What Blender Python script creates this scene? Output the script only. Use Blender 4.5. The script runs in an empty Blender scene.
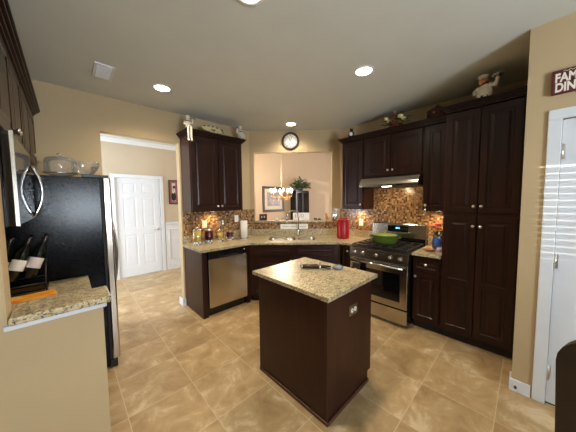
import bpy, bmesh, math, random
from mathutils import Vector, Matrix
from mathutils.geometry import tessellate_polygon
random.seed(7)
PI = math.pi
SC = bpy.context.scene
COL = SC.collection

# ------------------------------------------------------------------ camera
CAM_H = 1.548
cd = bpy.data.cameras.new('camera'); cam = bpy.data.objects.new('camera', cd); COL.objects.link(cam)
F = 230.19
cd.sensor_fit = 'HORIZONTAL'; cd.sensor_width = 36.0; cd.lens = 36.0 * F / 576
cd.shift_x = -(289.138 - 288) / 576; cd.shift_y = (215.288 - 216) / 576
cd.clip_start = 0.02
_y, _t, _r = math.radians(43.963), math.radians(3.694), math.radians(-0.565)
fw = Vector((math.sin(_y)*math.cos(_t), math.cos(_y)*math.cos(_t), -math.sin(_t)))
rt = Vector((math.cos(_y), -math.sin(_y), 0)); up = rt.cross(fw)
rt2 = rt*math.cos(_r) + up*math.sin(_r); up2 = -rt*math.sin(_r) + up*math.cos(_r)
M3 = Matrix((rt2, up2, -fw)).transposed()
cam.matrix_world = Matrix.Translation((0, 0, CAM_H)) @ M3.to_4x4()
SC.camera = cam

# ------------------------------------------------------------------ world, exposure, daylight
w = bpy.data.worlds.new('sky'); SC.world = w; w.use_nodes = True
w.node_tree.nodes['Background'].inputs[0].default_value = (0.72, 0.85, 1.0, 1)
w.node_tree.nodes['Background'].inputs[1].default_value = 1.0
SC.view_settings.view_transform = 'Standard'
SC.view_settings.look = 'None'
SC.view_settings.gamma = 1
SC.view_settings.use_curve_mapping = False
SC.view_settings.exposure = 0.58

def area(name, loc, direction, sx, sy, power, color, spread=180):
    l = bpy.data.lights.new(name, 'AREA'); l.shape = 'RECTANGLE'; l.size = sx; l.size_y = sy
    l.energy = power; l.color = color; l.spread = math.radians(spread)
    o = bpy.data.objects.new(name, l); COL.objects.link(o); o.location = loc
    o.rotation_euler = Vector(direction).to_track_quat('-Z', 'Y').to_euler()
    return o
DAY = (0.80, 0.90, 1.0)
area('daylight_south_window', (0.40, -3.28, 1.45), (0, 1, 1.25), 1.2, 1.3, 165, DAY)
area('daylight_west_window', (-2.72, -1.74, 1.7), (1, 0, 0.3), 0.94, 0.8, 50, DAY)
area('daylight_hall_window', (-1.5, 4.6, 1.5), (1, 0, 0), 1.2, 1.5, 85, DAY)
area('daylight_dining_window', (8.6, 1.4, 1.5), (-1, 0.5, 0), 1.6, 1.5, 90, (0.95, 0.95, 1.0))
sl = bpy.data.lights.new('sun', 'SUN'); sl.energy = 2.4; sl.angle = math.radians(0.1); sl.color = (1.0, 0.93, 0.82)
sun = bpy.data.objects.new('sun', sl); COL.objects.link(sun)
sun.rotation_euler = Vector((1.0, 0.24, -0.05)).to_track_quat('-Z', 'Y').to_euler()

# ------------------------------------------------------------------ materials
def srgb(r, g, b):
    f = lambda c: (c/255/12.92) if c/255 <= 0.04045 else ((c/255+0.055)/1.055)**2.4
    return (f(r), f(g), f(b), 1)
class NT:
    def __init__(s, name):
        s.m = bpy.data.materials.new(name); s.m.use_nodes = True
        s.t = s.m.node_tree; s.b = s.t.nodes['Principled BSDF']; s.o = s.t.nodes['Material Output']
    def n(s, typ, **kw):
        x = s.t.nodes.new(typ)
        for k, v in kw.items():
            if k.startswith('i_'):
                key = k[2:]; key = int(key) if key.isdigit() else key
                x.inputs[key].default_value = v
            else: setattr(x, k, v)
        return x
    def l(s, a, b): s.t.links.new(a, b)
    def ramp(s, src, stops, interp='LINEAR'):
        r = s.n('ShaderNodeValToRGB'); r.color_ramp.interpolation = interp
        e = r.color_ramp.elements
        while len(e) < len(stops): e.new(0.5)
        for q, (p, c) in zip(e, stops): q.position = p; q.color = c
        s.l(src, r.inputs[0]); return r
def plain(name, col, rough=0.5, metal=0.0, spec=0.5, vary=0.06, scale=12, bump=0.0, coat=0.0):
    t = NT(name); b = t.b
    tc = t.n('ShaderNodeTexCoord'); nz = t.n('ShaderNodeTexNoise', i_Scale=scale, i_Detail=3.0)
    t.l(tc.outputs['Object'], nz.inputs['Vector'])
    c = col
    lo = tuple(max(0, x*(1-vary)) for x in c[:3]) + (1,); hi = tuple(min(1, x*(1+vary)) for x in c[:3]) + (1,)
    r = t.ramp(nz.outputs[0], [(0.3, lo), (0.7, hi)]); t.l(r.outputs[0], b.inputs['Base Color'])
    b.inputs['Roughness'].default_value = rough; b.inputs['Metallic'].default_value = metal
    b.inputs['Specular IOR Level'].default_value = spec; b.inputs['Coat Weight'].default_value = coat
    if bump:
        bp = t.n('ShaderNodeBump', i_Strength=bump, i_Distance=0.01); n2 = t.n('ShaderNodeTexNoise', i_Scale=scale*12, i_Detail=2.0)
        t.l(tc.outputs['Object'], n2.inputs['Vector']); t.l(n2.outputs[0], bp.inputs['Height']); t.l(bp.outputs[0], b.inputs['Normal'])
    return t.m
def wood(name, c1, c2, rough=0.32):
    t = NT(name); tc = t.n('ShaderNodeTexCoord'); mp = t.n('ShaderNodeMapping'); mp.inputs['Scale'].default_value = (26, 26, 2.2)
    t.l(tc.outputs['Object'], mp.inputs[0]); nz = t.n('ShaderNodeTexNoise', i_Scale=1.0, i_Detail=6.0, i_Distortion=0.6); t.l(mp.outputs[0], nz.inputs['Vector'])
    r = t.ramp(nz.outputs[0], [(0.3, c1), (0.7, c2)]); t.l(r.outputs[0], t.b.inputs['Base Color'])
    t.b.inputs['Roughness'].default_value = rough; t.b.inputs['Specular IOR Level'].default_value = 0.28
    return t.m
def granite(name):
    t = NT(name); tc = t.n('ShaderNodeTexCoord')
    a = t.n('ShaderNodeTexNoise', i_Scale=44.0, i_Detail=5.0, i_Roughness=0.65, i_Distortion=0.8)
    c = t.n('ShaderNodeTexVoronoi', i_Scale=95.0); d = t.n('ShaderNodeTexNoise', i_Scale=85.0, i_Detail=4.0, i_Roughness=0.7)
    e = t.n('ShaderNodeTexNoise', i_Scale=5.0, i_Detail=3.0)
    for x in (a, c, d, e): t.l(tc.outputs['Object'], x.inputs['Vector'])
    r1 = t.ramp(a.outputs[0], [(0.34, srgb(88, 80, 68)), (0.45, srgb(158, 144, 114)), (0.56, srgb(200, 186, 152)), (0.72, srgb(176, 172, 154))])
    r2 = t.ramp(d.outputs[0], [(0.40, (1, 1, 1, 1)), (0.46, (0, 0, 0, 1))])
    mx = t.n('ShaderNodeMix', data_type='RGBA'); t.l(r2.outputs[0], mx.inputs[0]); t.l(r1.outputs[0], mx.inputs[6]); mx.inputs[7].default_value = srgb(58, 50, 44)
    r3 = t.ramp(c.outputs['Color'], [(0.0, (0.86, 0.86, 0.86, 1)), (1.0, (1.1, 1.08, 1.04, 1))])
    m2 = t.n('ShaderNodeMix', data_type='RGBA', blend_type='MULTIPLY'); m2.inputs[0].default_value = 0.8
    t.l(mx.outputs[2], m2.inputs[6]); t.l(r3.outputs[0], m2.inputs[7])
    r4 = t.ramp(e.outputs[0], [(0.35, (0.86, 0.86, 0.86, 1)), (0.65, (1.08, 1.06, 1.0, 1))])
    m3 = t.n('ShaderNodeMix', data_type='RGBA', blend_type='MULTIPLY'); m3.inputs[0].default_value = 0.8
    t.l(m2.outputs[2], m3.inputs[6]); t.l(r4.outputs[0], m3.inputs[7])
    t.l(m3.outputs[2], t.b.inputs['Base Color']); t.b.inputs['Roughness'].default_value = 0.3
    return t.m
def mosaic(name, size=0.024):
    t = NT(name); tc = t.n('ShaderNodeTexCoord'); sp = t.n('ShaderNodeSeparateXYZ'); t.l(tc.outputs['Object'], sp.inputs[0])
    cb = t.n('ShaderNodeCombineXYZ'); fr = []
    for ax, o in (('X', 0), ('Z', 1)):
        dv = t.n('ShaderNodeMath', operation='DIVIDE'); dv.inputs[1].default_value = size; t.l(sp.outputs[ax], dv.inputs[0])
        fl = t.n('ShaderNodeMath', operation='FLOOR'); t.l(dv.outputs[0], fl.inputs[0]); t.l(fl.outputs[0], cb.inputs[o])
        f = t.n('ShaderNodeMath', operation='FRACT'); t.l(dv.outputs[0], f.inputs[0])
        a = t.n('ShaderNodeMath', operation='SUBTRACT'); t.l(f.outputs[0], a.inputs[0]); a.inputs[1].default_value = 0.5
        b = t.n('ShaderNodeMath', operation='ABSOLUTE'); t.l(a.outputs[0], b.inputs[0]); fr.append(b)
    mxm = t.n('ShaderNodeMath', operation='MAXIMUM'); t.l(fr[0].outputs[0], mxm.inputs[0]); t.l(fr[1].outputs[0], mxm.inputs[1])
    g = t.n('ShaderNodeMath', operation='GREATER_THAN'); t.l(mxm.outputs[0], g.inputs[0]); g.inputs[1].default_value = 0.455
    wn = t.n('ShaderNodeTexWhiteNoise', noise_dimensions='3D'); t.l(cb.outputs[0], wn.inputs['Vector'])
    r = t.ramp(wn.outputs['Value'], [(0.0, srgb(74, 52, 36)), (0.18, srgb(112, 80, 54)), (0.34, srgb(144, 106, 68)), (0.52, srgb(174, 138, 92)), (0.68, srgb(126, 102, 82)), (0.82, srgb(162, 116, 68)), (0.93, srgb(192, 166, 126))], 'CONSTANT')
    mx = t.n('ShaderNodeMix', data_type='RGBA'); t.l(g.outputs[0], mx.inputs[0]); t.l(r.outputs[0], mx.inputs[6]); mx.inputs[7].default_value = srgb(140, 114, 84)
    t.l(mx.outputs[2], t.b.inputs['Base Color'])
    rr = t.n('ShaderNodeMath', operation='MULTIPLY_ADD'); t.l(g.outputs[0], rr.inputs[0]); rr.inputs[1].default_value = 0.5; rr.inputs[2].default_value = 0.2
    t.l(rr.outputs[0], t.b.inputs['Roughness'])
    return t.m
def floor_tile(name, size=0.457, ox=2.525, oy=0.56):
    t = NT(name); tc = t.n('ShaderNodeTexCoord'); sp = t.n('ShaderNodeSeparateXYZ'); t.l(tc.outputs['Object'], sp.inputs[0])
    cb = t.n('ShaderNodeCombineXYZ'); fr = []
    for ax, o, off in (('X', 0, ox), ('Y', 1, oy)):
        sb = t.n('ShaderNodeMath', operation='SUBTRACT'); t.l(sp.outputs[ax], sb.inputs[0]); sb.inputs[1].default_value = off - 20*size
        dv = t.n('ShaderNodeMath', operation='DIVIDE'); dv.inputs[1].default_value = size; t.l(sb.outputs[0], dv.inputs[0])
        fl = t.n('ShaderNodeMath', operation='FLOOR'); t.l(dv.outputs[0], fl.inputs[0]); t.l(fl.outputs[0], cb.inputs[o])
        f = t.n('ShaderNodeMath', operation='FRACT'); t.l(dv.outputs[0], f.inputs[0])
        a = t.n('ShaderNodeMath', operation='SUBTRACT'); t.l(f.outputs[0], a.inputs[0]); a.inputs[1].default_value = 0.5
        b = t.n('ShaderNodeMath', operation='ABSOLUTE'); t.l(a.outputs[0], b.inputs[0]); fr.append(b)
    mxm = t.n('ShaderNodeMath', operation='MAXIMUM'); t.l(fr[0].outputs[0], mxm.inputs[0]); t.l(fr[1].outputs[0], mxm.inputs[1])
    g = t.n('ShaderNodeMath', operation='GREATER_THAN'); t.l(mxm.outputs[0], g.inputs[0]); g.inputs[1].default_value = 0.4935
    wn = t.n('ShaderNodeTexWhiteNoise', noise_dimensions='3D'); t.l(cb.outputs[0], wn.inputs['Vector'])
    of = t.n('ShaderNodeVectorMath', operation='SCALE'); t.l(wn.outputs['Color'], of.inputs[0]); of.inputs['Scale'].default_value = 9.0
    ad = t.n('ShaderNodeVectorMath', operation='ADD'); t.l(tc.outputs['Object'], ad.inputs[0]); t.l(of.outputs[0], ad.inputs[1])
    nz = t.n('ShaderNodeTexNoise', i_Scale=5.0, i_Detail=9.0, i_Roughness=0.68, i_Distortion=0.5); t.l(ad.outputs[0], nz.inputs['Vector'])
    r = t.ramp(nz.outputs[0], [(0.30, srgb(146, 118, 82)), (0.44, srgb(168, 140, 99)), (0.56, srgb(181, 155, 115)), (0.66, srgb(206, 186, 152))])
    vr = t.n('ShaderNodeMath', operation='MULTIPLY_ADD'); t.l(wn.outputs['Value'], vr.inputs[0]); vr.inputs[1].default_value = 0.16; vr.inputs[2].default_value = 0.90
    ml = t.n('ShaderNodeVectorMath', operation='SCALE'); t.l(r.outputs[0], ml.inputs[0]); t.l(vr.outputs[0], ml.inputs['Scale'])
    mx = t.n('ShaderNodeMix', data_type='RGBA'); t.l(g.outputs[0], mx.inputs[0]); t.l(ml.outputs[0], mx.inputs[6]); mx.inputs[7].default_value = srgb(198, 176, 140)
    t.l(mx.outputs[2], t.b.inputs['Base Color'])
    rr = t.n('ShaderNodeMath', operation='MULTIPLY_ADD'); t.l(g.outputs[0], rr.inputs[0]); rr.inputs[1].default_value = 0.3; rr.inputs[2].default_value = 0.34
    t.l(rr.outputs[0], t.b.inputs['Roughness'])
    bp = t.n('ShaderNodeBump', i_Strength=0.15, i_Distance=0.01); sbm = t.n('ShaderNodeMath', operation='SUBTRACT'); t.l(nz.outputs[0], sbm.inputs[0]); t.l(g.outputs[0], sbm.inputs[1])
    t.l(sbm.outputs[0], bp.inputs['Height']); t.l(bp.outputs[0], t.b.inputs['Normal'])
    return t.m
def glass(name, tint=(1, 1, 1, 1), refl=1.0, milk=0.0):
    t = NT(name); t.t.nodes.remove(t.b)
    tr = t.n('ShaderNodeBsdfTransparent'); tr.inputs[0].default_value = tint
    gl = t.n('ShaderNodeBsdfGlossy'); gl.inputs['Roughness'].default_value = 0.03
    lw = t.n('ShaderNodeLayerWeight', i_Blend=0.35); ml = t.n('ShaderNodeMath', operation='MULTIPLY'); t.l(lw.outputs['Fresnel'], ml.inputs[0]); ml.inputs[1].default_value = refl
    mx = t.n('ShaderNodeMixShader'); t.l(ml.outputs[0], mx.inputs[0]); t.l(tr.outputs[0], mx.inputs[1]); t.l(gl.outputs[0], mx.inputs[2])
    if milk:
        df = t.n('ShaderNodeBsdfDiffuse'); df.inputs[0].default_value = (0.85, 0.82, 0.76, 1); m2 = t.n('ShaderNodeMixShader'); m2.inputs[0].default_value = milk
        t.l(mx.outputs[0], m2.inputs[1]); t.l(df.outputs[0], m2.inputs[2]); mx = m2
    t.l(mx.outputs[0], t.o.inputs[0]); return t.m
def emit(name, col, strength):
    t = NT(name); t.b.inputs['Base Color'].default_value = col; t.b.inputs['Emission Color'].default_value = col; t.b.inputs['Emission Strength'].default_value = strength
    return t.m
def checker(name, c1, c2, scale):
    t = NT(name); tc = t.n('ShaderNodeTexCoord'); ck = t.n('ShaderNodeTexChecker', i_Scale=scale); t.l(tc.outputs['Object'], ck.inputs[0])
    ck.inputs[1].default_value = c1; ck.inputs[2].default_value = c2; t.l(ck.outputs[0], t.b.inputs['Base Color']); t.b.inputs['Roughness'].default_value = 0.3
    return t.m
def picture(name, c, sc=7.0):
    t = NT(name); tc = t.n('ShaderNodeTexCoord'); nz = t.n('ShaderNodeTexNoise', i_Scale=sc, i_Detail=6.0, i_Distortion=0.7); t.l(tc.outputs['Object'], nz.inputs[0])
    r = t.ramp(nz.outputs[0], [(0.3, c[0]), (0.5, c[1]), (0.7, c[2])]); t.l(r.outputs[0], t.b.inputs['Base Color']); t.b.inputs['Roughness'].default_value = 0.3
    return t.m

MAT = dict(
    wall=plain('tan_wall_paint', srgb(182, 160, 123), 0.75, vary=0.02, scale=3, bump=0.05),
    hallwall=plain('hall_wall_paint', srgb(190, 176, 154), 0.75, vary=0.02, scale=3, bump=0.05),
    dinwall=plain('dining_wall_paint', srgb(208, 186, 158), 0.75, vary=0.02, scale=3, bump=0.05),
    ceil=plain('ceiling_paint', srgb(203, 206, 198), 0.85, vary=0.02, scale=4, bump=0.08),
    white=plain('white_trim_paint', srgb(214, 218, 224), 0.4, vary=0.015),
    wood=wood('espresso_wood', srgb(30, 14, 10), srgb(46, 23, 16), 0.32),
    woodside=wood('espresso_panel', srgb(44, 19, 11), srgb(58, 28, 17), 0.4),
    toe=plain('dark_toe_kick', srgb(24, 15, 12), 0.6),
    shoe=plain('shoe_moulding_wood', srgb(78, 46, 32), 0.4),
    granite=granite('speckled_granite'), mosaic=mosaic('mosaic_tile'), floor=floor_tile('travertine_tile'),
    steel=plain('stainless_steel', srgb(186, 180, 170), 0.21, 1.0, vary=0.05, scale=3),
    panelsteel=plain('dark_brushed_steel', srgb(120, 112, 104), 0.25, 1.0, vary=0.05, scale=3),
    steel2=plain('polished_steel', srgb(205, 205, 205), 0.16, 1.0, vary=0.02),
    nickel=plain('brushed_nickel', srgb(222, 218, 210), 0.3, 1.0, vary=0.02),
    black=plain('black_gloss', srgb(14, 14, 16), 0.16, vary=0.1),
    fridge=plain('black_textured_steel', srgb(9, 11, 15), 0.17, spec=0.14, vary=0.12, scale=60, bump=0.02),
    blackglass=plain('black_glass', srgb(8, 8, 9), 0.05),
    iron=plain('cast_iron', srgb(22, 21, 21), 0.5, vary=0.2),
    glass=glass('clear_glass'), crystal=glass('crystal_glass', (0.98, 0.97, 0.95, 1), 0.9, 0.12),
    blueglass=glass('blue_glass', (0.86, 0.93, 1.0, 1), 0.7), pane=glass('window_pane'),
    porcelain=plain('white_porcelain', srgb(222, 214, 196), 0.3), skin=plain('painted_skin', srgb(206, 150, 112), 0.4),
    cream=plain('cream_glaze', srgb(214, 198, 150), 0.35), grey=plain('grey_resin', srgb(206, 202, 192), 0.5),
    red=plain('red_enamel', srgb(150, 14, 22), 0.25, vary=0.12, scale=40), darkred=plain('dark_red', srgb(104, 24, 24), 0.35),
    check=checker('black_white_check', srgb(20, 20, 20), srgb(236, 232, 224), 42.0),
    checkrim=checker('cream_black_check', srgb(52, 46, 34), srgb(214, 200, 156), 26.0),
    pasta=plain('yellow_pasta', srgb(238, 200, 104), 0.6, vary=0.25, scale=90), beans=plain('dark_red_beans', srgb(110, 24, 26), 0.45, vary=0.35, scale=90),
    paper=plain('white_paper', srgb(238, 236, 230), 0.8, vary=0.02), lid=plain('glass_lid_metal', srgb(206, 206, 204), 0.2, 0.8),
    green=plain('green_enamel', srgb(76, 96, 36), 0.22, vary=0.06), greenlid=plain('pale_green_enamel', srgb(112, 124, 52), 0.2, vary=0.06),
    leaf=plain('leaf_green', srgb(52, 84, 40), 0.5, vary=0.4, scale=30), leaf2=plain('yellow_leaf_green', srgb(120, 140, 60), 0.5, vary=0.35, scale=30),
    rose=plain('coral_petals', srgb(226, 110, 84), 0.6, vary=0.25, scale=50), wine=plain('burgundy_petals', srgb(92, 20, 28), 0.6, vary=0.3, scale=50), petal=plain('cream_petals', srgb(214, 200, 140), 0.6, vary=0.15, scale=50),
    leather=plain('dark_brown_leather', srgb(34, 22, 18), 0.3, vary=0.2, scale=9, bump=0.15),
    bottle=plain('dark_bottle_glass', srgb(14, 18, 12), 0.06), label=plain('cream_label', srgb(226, 216, 200), 0.6), foil=plain('bottle_foil', srgb(34, 18, 20), 0.3),
    orange=picture('orange_cover', (srgb(226, 96, 30), srgb(238, 160, 44), srgb(244, 206, 120)), 14.0),
    signred=plain('sign_maroon', srgb(84, 20, 26), 0.6, vary=0.25, scale=30), letter=plain('sign_lettering', srgb(232, 224, 206), 0.6),
    bulb=emit('lamp_glow', (1.0, 0.82, 0.58, 1), 14.0), can=emit('downlight_glow', (1.0, 0.83, 0.6, 1), 16.0),
    blue_led=emit('blue_display', (0.1, 0.35, 1.0, 1), 3.0),
    frame=plain('dark_frame_wood', srgb(46, 28, 18), 0.4), matb=plain('picture_mat', srgb(220, 206, 180), 0.8),
    art=picture('landscape_print', (srgb(60, 44, 32), srgb(116, 92, 66), srgb(172, 150, 112))),
    brass=plain('antique_brass', srgb(176, 130, 74), 0.3, 1.0), basket=plain('mahogany_wicker', srgb(74, 30, 18), 0.45, vary=0.3, scale=40),
    pinkmat=plain('mauve_mat', srgb(150, 96, 104), 0.7), dark=plain('charcoal', srgb(34, 32, 34), 0.5), pale=plain('pale_print', srgb(206, 190, 182), 0.7),
    teal=plain('grey_blue_plastic', srgb(112, 122, 124), 0.35), bronze=plain('dark_bronze', srgb(72, 56, 44), 0.28, 0.7),
    tan=plain('tan_resin', srgb(190, 138, 78), 0.5), rubber=plain('black_rubber', srgb(16, 16, 16), 0.6),
    woodtray=wood('honey_wood', srgb(130, 84, 44), srgb(168, 112, 62)), 
)

# ------------------------------------------------------------------ mesh helpers
class MB:
    def __init__(s): s.v = []; s.f = []; s.s = []
    def add(s, vs, fs, smooth=False, mat=None):
        o = len(s.v)
        for p in vs:
            p = Vector(p); s.v.append(tuple(mat @ p if mat is not None else p))
        for f in fs: s.f.append(tuple(i+o for i in f)); s.s.append(smooth)
        return s
    def box(s, x0, x1, y0, y1, z0, z1, mat=None):
        vs = [(x, y, z) for z in (z0, z1) for y in (y0, y1) for x in (x0, x1)]
        return s.add(vs, [(0, 2, 3, 1), (4, 5, 7, 6), (0, 1, 5, 4), (1, 3, 7, 5), (3, 2, 6, 7), (2, 0, 4, 6)], False, mat)
    def prism(s, poly, z0, z1, holes=(), mat=None):
        loops = [[Vector((x, y, 0)) for x, y in poly]] + [[Vector((x, y, 0)) for x, y in h] for h in holes]
        flat = [p for l in loops for p in l]; n = len(flat)
        tris = tessellate_polygon(loops)
        vs = [(p.x, p.y, z0) for p in flat] + [(p.x, p.y, z1) for p in flat]; fs = []
        for t in tris:
            a, b, c = (flat[i] for i in t)
            if (b-a).cross(c-a).z < 0: t = (t[0], t[2], t[1])
            fs.append((t[2], t[1], t[0])); fs.append((t[0]+n, t[1]+n, t[2]+n))
        o = 0
        for k, l in enumerate(loops):
            ar = sum(l[i].x*l[(i+1) % len(l)].y - l[(i+1) % len(l)].x*l[i].y for i in range(len(l)))
            for i in range(len(l)):
                a, b = o+i, o+(i+1) % len(l)
                if (ar > 0) == (k == 0): fs.append((a, b, b+n, a+n))
                else: fs.append((b, a, a+n, b+n))
            o += len(l)
        return s.add(vs, fs, False, mat)
    def lathe(s, prof, c=(0, 0, 0), n=20, mat=None, sx=1, sy=1, caps=True):
        vs = []; fs = []; k = len(prof)
        for i in range(n):
            a = 2*PI*i/n
            for r, z in prof: vs.append((c[0]+r*math.cos(a)*sx, c[1]+r*math.sin(a)*sy, c[2]+z))
        for i in range(n):
            j = (i+1) % n
            for q in range(k-1): fs.append((i*k+q, j*k+q, j*k+q+1, i*k+q+1))
        if caps and prof[0][0] > 1e-6: fs.append(tuple(reversed([i*k for i in range(n)])))
        if caps and prof[-1][0] > 1e-6: fs.append(tuple(i*k+k-1 for i in range(n)))
        return s.add(vs, fs, True, mat)
    def cyl(s, c, r, h, n=20, mat=None): return s.lathe([(r, 0), (r, h)], c, n, mat)
    def tube(s, pts, r, n=8, mat=None, closed=False):
        P = [Vector(p) for p in pts]; R = r if isinstance(r, (list, tuple)) else [r]*len(P); vs = []; fs = []; m = len(P); prev = None
        for i in range(m):
            if closed: d = P[(i+1) % m]-P[i-1]
            else: d = P[min(i+1, m-1)]-P[max(i-1, 0)]
            d.normalize()
            if prev is None:
                u = d.orthogonal().normalized()
            else:
                u = (prev - d*prev.dot(d)); u = u.normalized() if u.length > 1e-6 else d.orthogonal().normalized()
            prev = u; q = d.cross(u)
            for k in range(n):
                a = 2*PI*k/n; vs.append(P[i] + (u*math.cos(a)+q*math.sin(a))*R[i])
        for i in range(m if closed else m-1):
            j = (i+1) % m
            for k in range(n):
                l = (k+1) % n; fs.append((i*n+k, i*n+l, j*n+l, j*n+k))
        if not closed:
            fs.append(tuple(reversed(range(n)))); fs.append(tuple((m-1)*n+k for k in range(n)))
        return s.add(vs, fs, True, mat)
    def ell(s, c, r, n=14, m=9, mat=None):
        if not isinstance(r, (tuple, list)): r = (r, r, r)
        prof = [(math.sin(PI*i/m), -math.cos(PI*i/m)) for i in range(m+1)]
        T = Matrix.Translation(c) @ Matrix.Diagonal((r[0], r[1], r[2], 1))
        if mat is not None: T = mat @ T
        return s.lathe([(max(p, 0.0) if 0 < i < m else 0.0, z) for i, (p, z) in enumerate(prof)], (0, 0, 0), n, T)
    def panel(s, x0, x1, z0, z1, y, th=0.019, fr=0.055, rail=None):
        """raised panel front: front plane at y (faces -y), backs to y+th; rail = z of a middle rail"""
        s.box(x0, x1, y+0.006, y+th, z0, z1)
        def rings(a0, a1, b0, b1, R):
            vs = []; fs = []
            for ins, yy in R: vs += [(a0+ins, yy, b0+ins), (a1-ins, yy, b0+ins), (a1-ins, yy, b1-ins), (a0+ins, yy, b1-ins)]
            for k in range(len(R)-1):
                for i in range(4): j = (i+1) % 4; fs.append((k*4+i, k*4+j, k*4+4+j, k*4+4+i))
            e = (len(R)-1)*4; fs.append((e, e+1, e+2, e+3)); s.add(vs, fs)
        core = [(0, y), (0.007, y+0.008), (0.016, y+0.008), (0.040, y+0.001)]
        spans = [(z0+fr, z1-fr)] if rail is None else [(z0+fr, rail-fr/2), (rail+fr/2, z1-fr)]
        # frame faces
        vs = []; 
        def quad(a0, a1, b0, b1): s.add([(a0, y, b0), (a1, y, b0), (a1, y, b1), (a0, y, b1)], [(0, 1, 2, 3)])
        quad(x0+0.003, x0+fr, z0+0.003, z1-0.003); quad(x1-fr, x1-0.003, z0+0.003, z1-0.003)
        edges = [z0+0.003] + [q for sp in spans for q in sp] + [z1-0.003]
        for i in range(0, len(edges), 2): quad(x0+fr, x1-fr, edges[i], edges[i+1])
        for b0, b1 in spans: rings(x0+fr, x1-fr, b0, b1, core)
        # chamfer
        o = [(x0, y+0.006, z0), (x1, y+0.006, z0), (x1, y+0.006, z1), (x0, y+0.006, z1), (x0+0.003, y, z0+0.003), (x1-0.003, y, z0+0.003), (x1-0.003, y, z1-0.003), (x0+0.003, y, z1-0.003)]
        s.add(o, [(i, (i+1) % 4, 4+(i+1) % 4, 4+i) for i in range(4)])
        return s

def link(name, mb, mat, parent=None, bevel=0, loc=None, rot=None, subsurf=0, remesh=0):
    me = bpy.data.meshes.new(name); me.from_pydata([tuple(p) for p in mb.v], [], mb.f); me.update()
    me.polygons.foreach_set('use_smooth', mb.s)
    me.materials.append(mat if not isinstance(mat, str) else MAT[mat])
    o = bpy.data.objects.new(name, me); COL.objects.link(o)
    if parent is not None: o.parent = parent
    if loc is not None: o.location = loc
    if rot is not None: o.rotation_euler = rot
    if remesh:
        r = o.modifiers.new('remesh', 'REMESH'); r.mode = 'VOXEL'; r.voxel_size = remesh; r.use_smooth_shade = True
    if bevel:
        b = o.modifiers.new('bevel', 'BEVEL'); b.width = bevel; b.segments = 2; b.limit_method = 'ANGLE'; b.angle_limit = math.radians(50)
    return o
def tag(o, label, cat, group=None):
    o['label'] = label; o['category'] = cat
    if group: o['group'] = group
    return o
def T(name, label, cat, loc=(0, 0, 0), rz=0.0, group=None):
    o = bpy.data.objects.new(name, None); COL.objects.link(o); o.location = loc; o.rotation_euler = (0, 0, rz); o.empty_display_size = 0.1
    return tag(o, label, cat, group)
def S(name, mb, mat, bevel=0, loc=None, rot=None, parent=None):
    o = link(name, mb, mat, parent, bevel, loc, rot)
    if parent is None: o['kind'] = 'structure'
    return o
def copy_tree(o, parent=None):
    c = o.copy(); COL.objects.link(c)
    if parent is not None: c.parent = parent
    for ch in list(o.children): copy_tree(ch, c)
    return c
RX = Matrix.Rotation(PI/2, 4, 'X')          # local +z -> -y
def at(x, y, z): return Matrix.Translation((x, y, z))
def knob(parent, x, y, z, mat='nickel'):
    mb = MB().lathe([(0.006, 0), (0.006, 0.012), (0.015, 0.016), (0.016, 0.022), (0.010, 0.028), (0, 0.029)], n=12, mat=at(x, y, z) @ RX)
    return link('knob', mb, mat, parent)
def disc(poly_n, rx, rz): return [(rx*math.cos(2*PI*i/poly_n), rz*math.sin(2*PI*i/poly_n)) for i in range(poly_n)]
def text_mesh(name, body, size, mat, parent, loc, rot, extrude=0.001, offset=0.0):
    cu = bpy.data.curves.new(name, 'FONT'); cu.body = body; cu.size = size; cu.extrude = extrude; cu.offset = offset; cu.fill_mode = 'BOTH'
    tmp = bpy.data.objects.new(name+'_source', cu); COL.objects.link(tmp)
    dg = bpy.context.evaluated_depsgraph_get(); me = bpy.data.meshes.new_from_object(tmp.evaluated_get(dg))
    bpy.data.objects.remove(tmp); me.name = name
    me.materials.clear(); me.materials.append(MAT[mat])
    o = bpy.data.objects.new(name, me); COL.objects.link(o); o.parent = parent; o.location = loc; o.rotation_euler = rot; o.scale = (0.66, 1, 1)
    return o

# ------------------------------------------------------------------ room shell
XE, YN, ZC = 3.545, 3.502, 2.788
XW = -0.54                      # west kitchen wall
YH = 1.50                       # south face of the half wall
XP = 2.52                       # wall with the white door
HY = 5.63                       # hall and dining back wall
DW = 5.90                       # diagonal wall: x + y
S('floor', MB().box(-3.0, 9.2, -3.6, 6.0, -0.08, 0), 'floor')
ZD = 3.35
S('ceiling', MB().prism([(-3, -3.6), (XE+0.12, -3.6), (XE+0.12, 2.40), (2.45, 3.60), (2.8, 3.60), (2.8, 6.0), (-3, 6.0)], ZC, ZC+0.1), 'ceil')
S('ceiling_dining', MB().box(2.0, 9.2, -0.3, 6.0, ZD, ZD+0.1), 'ceil')
S('wall_dining_header', MB().box(2.8, 2.9, 3.55, HY, ZC, ZD), 'dinwall')
S('wall_north', MB().box(-0.66, 0.323, YN, YN+0.12, 0, ZC).box(0.323, 1.195, YN, YN+0.12, 2.38, ZC).box(1.195, 2.40, YN, YN+0.12, 0, ZC), 'wall')
S('wall_west', MB().box(XW-0.12, XW, YH+0.12, YN, 0, ZC), 'wall')
S('wall_east', MB().box(XE, XE+0.12, -0.07, 2.355, 0, ZC).box(XE+0.04, XE+0.12, -0.07, 2.355, ZC, ZD), 'wall')
S('wall_pantry_return', MB().box(XP+0.12, XE, -0.07, 0.036, 0, ZC), 'wall')
S('wall_right', MB().box(XP, XP+0.12, -0.147, 0.036, 0, ZC).box(XP, XP+0.12, -0.93, -0.147, 2.10, ZC).box(XP, XP+0.12, -3.3, -0.93, 0, ZC), 'wall')
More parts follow.
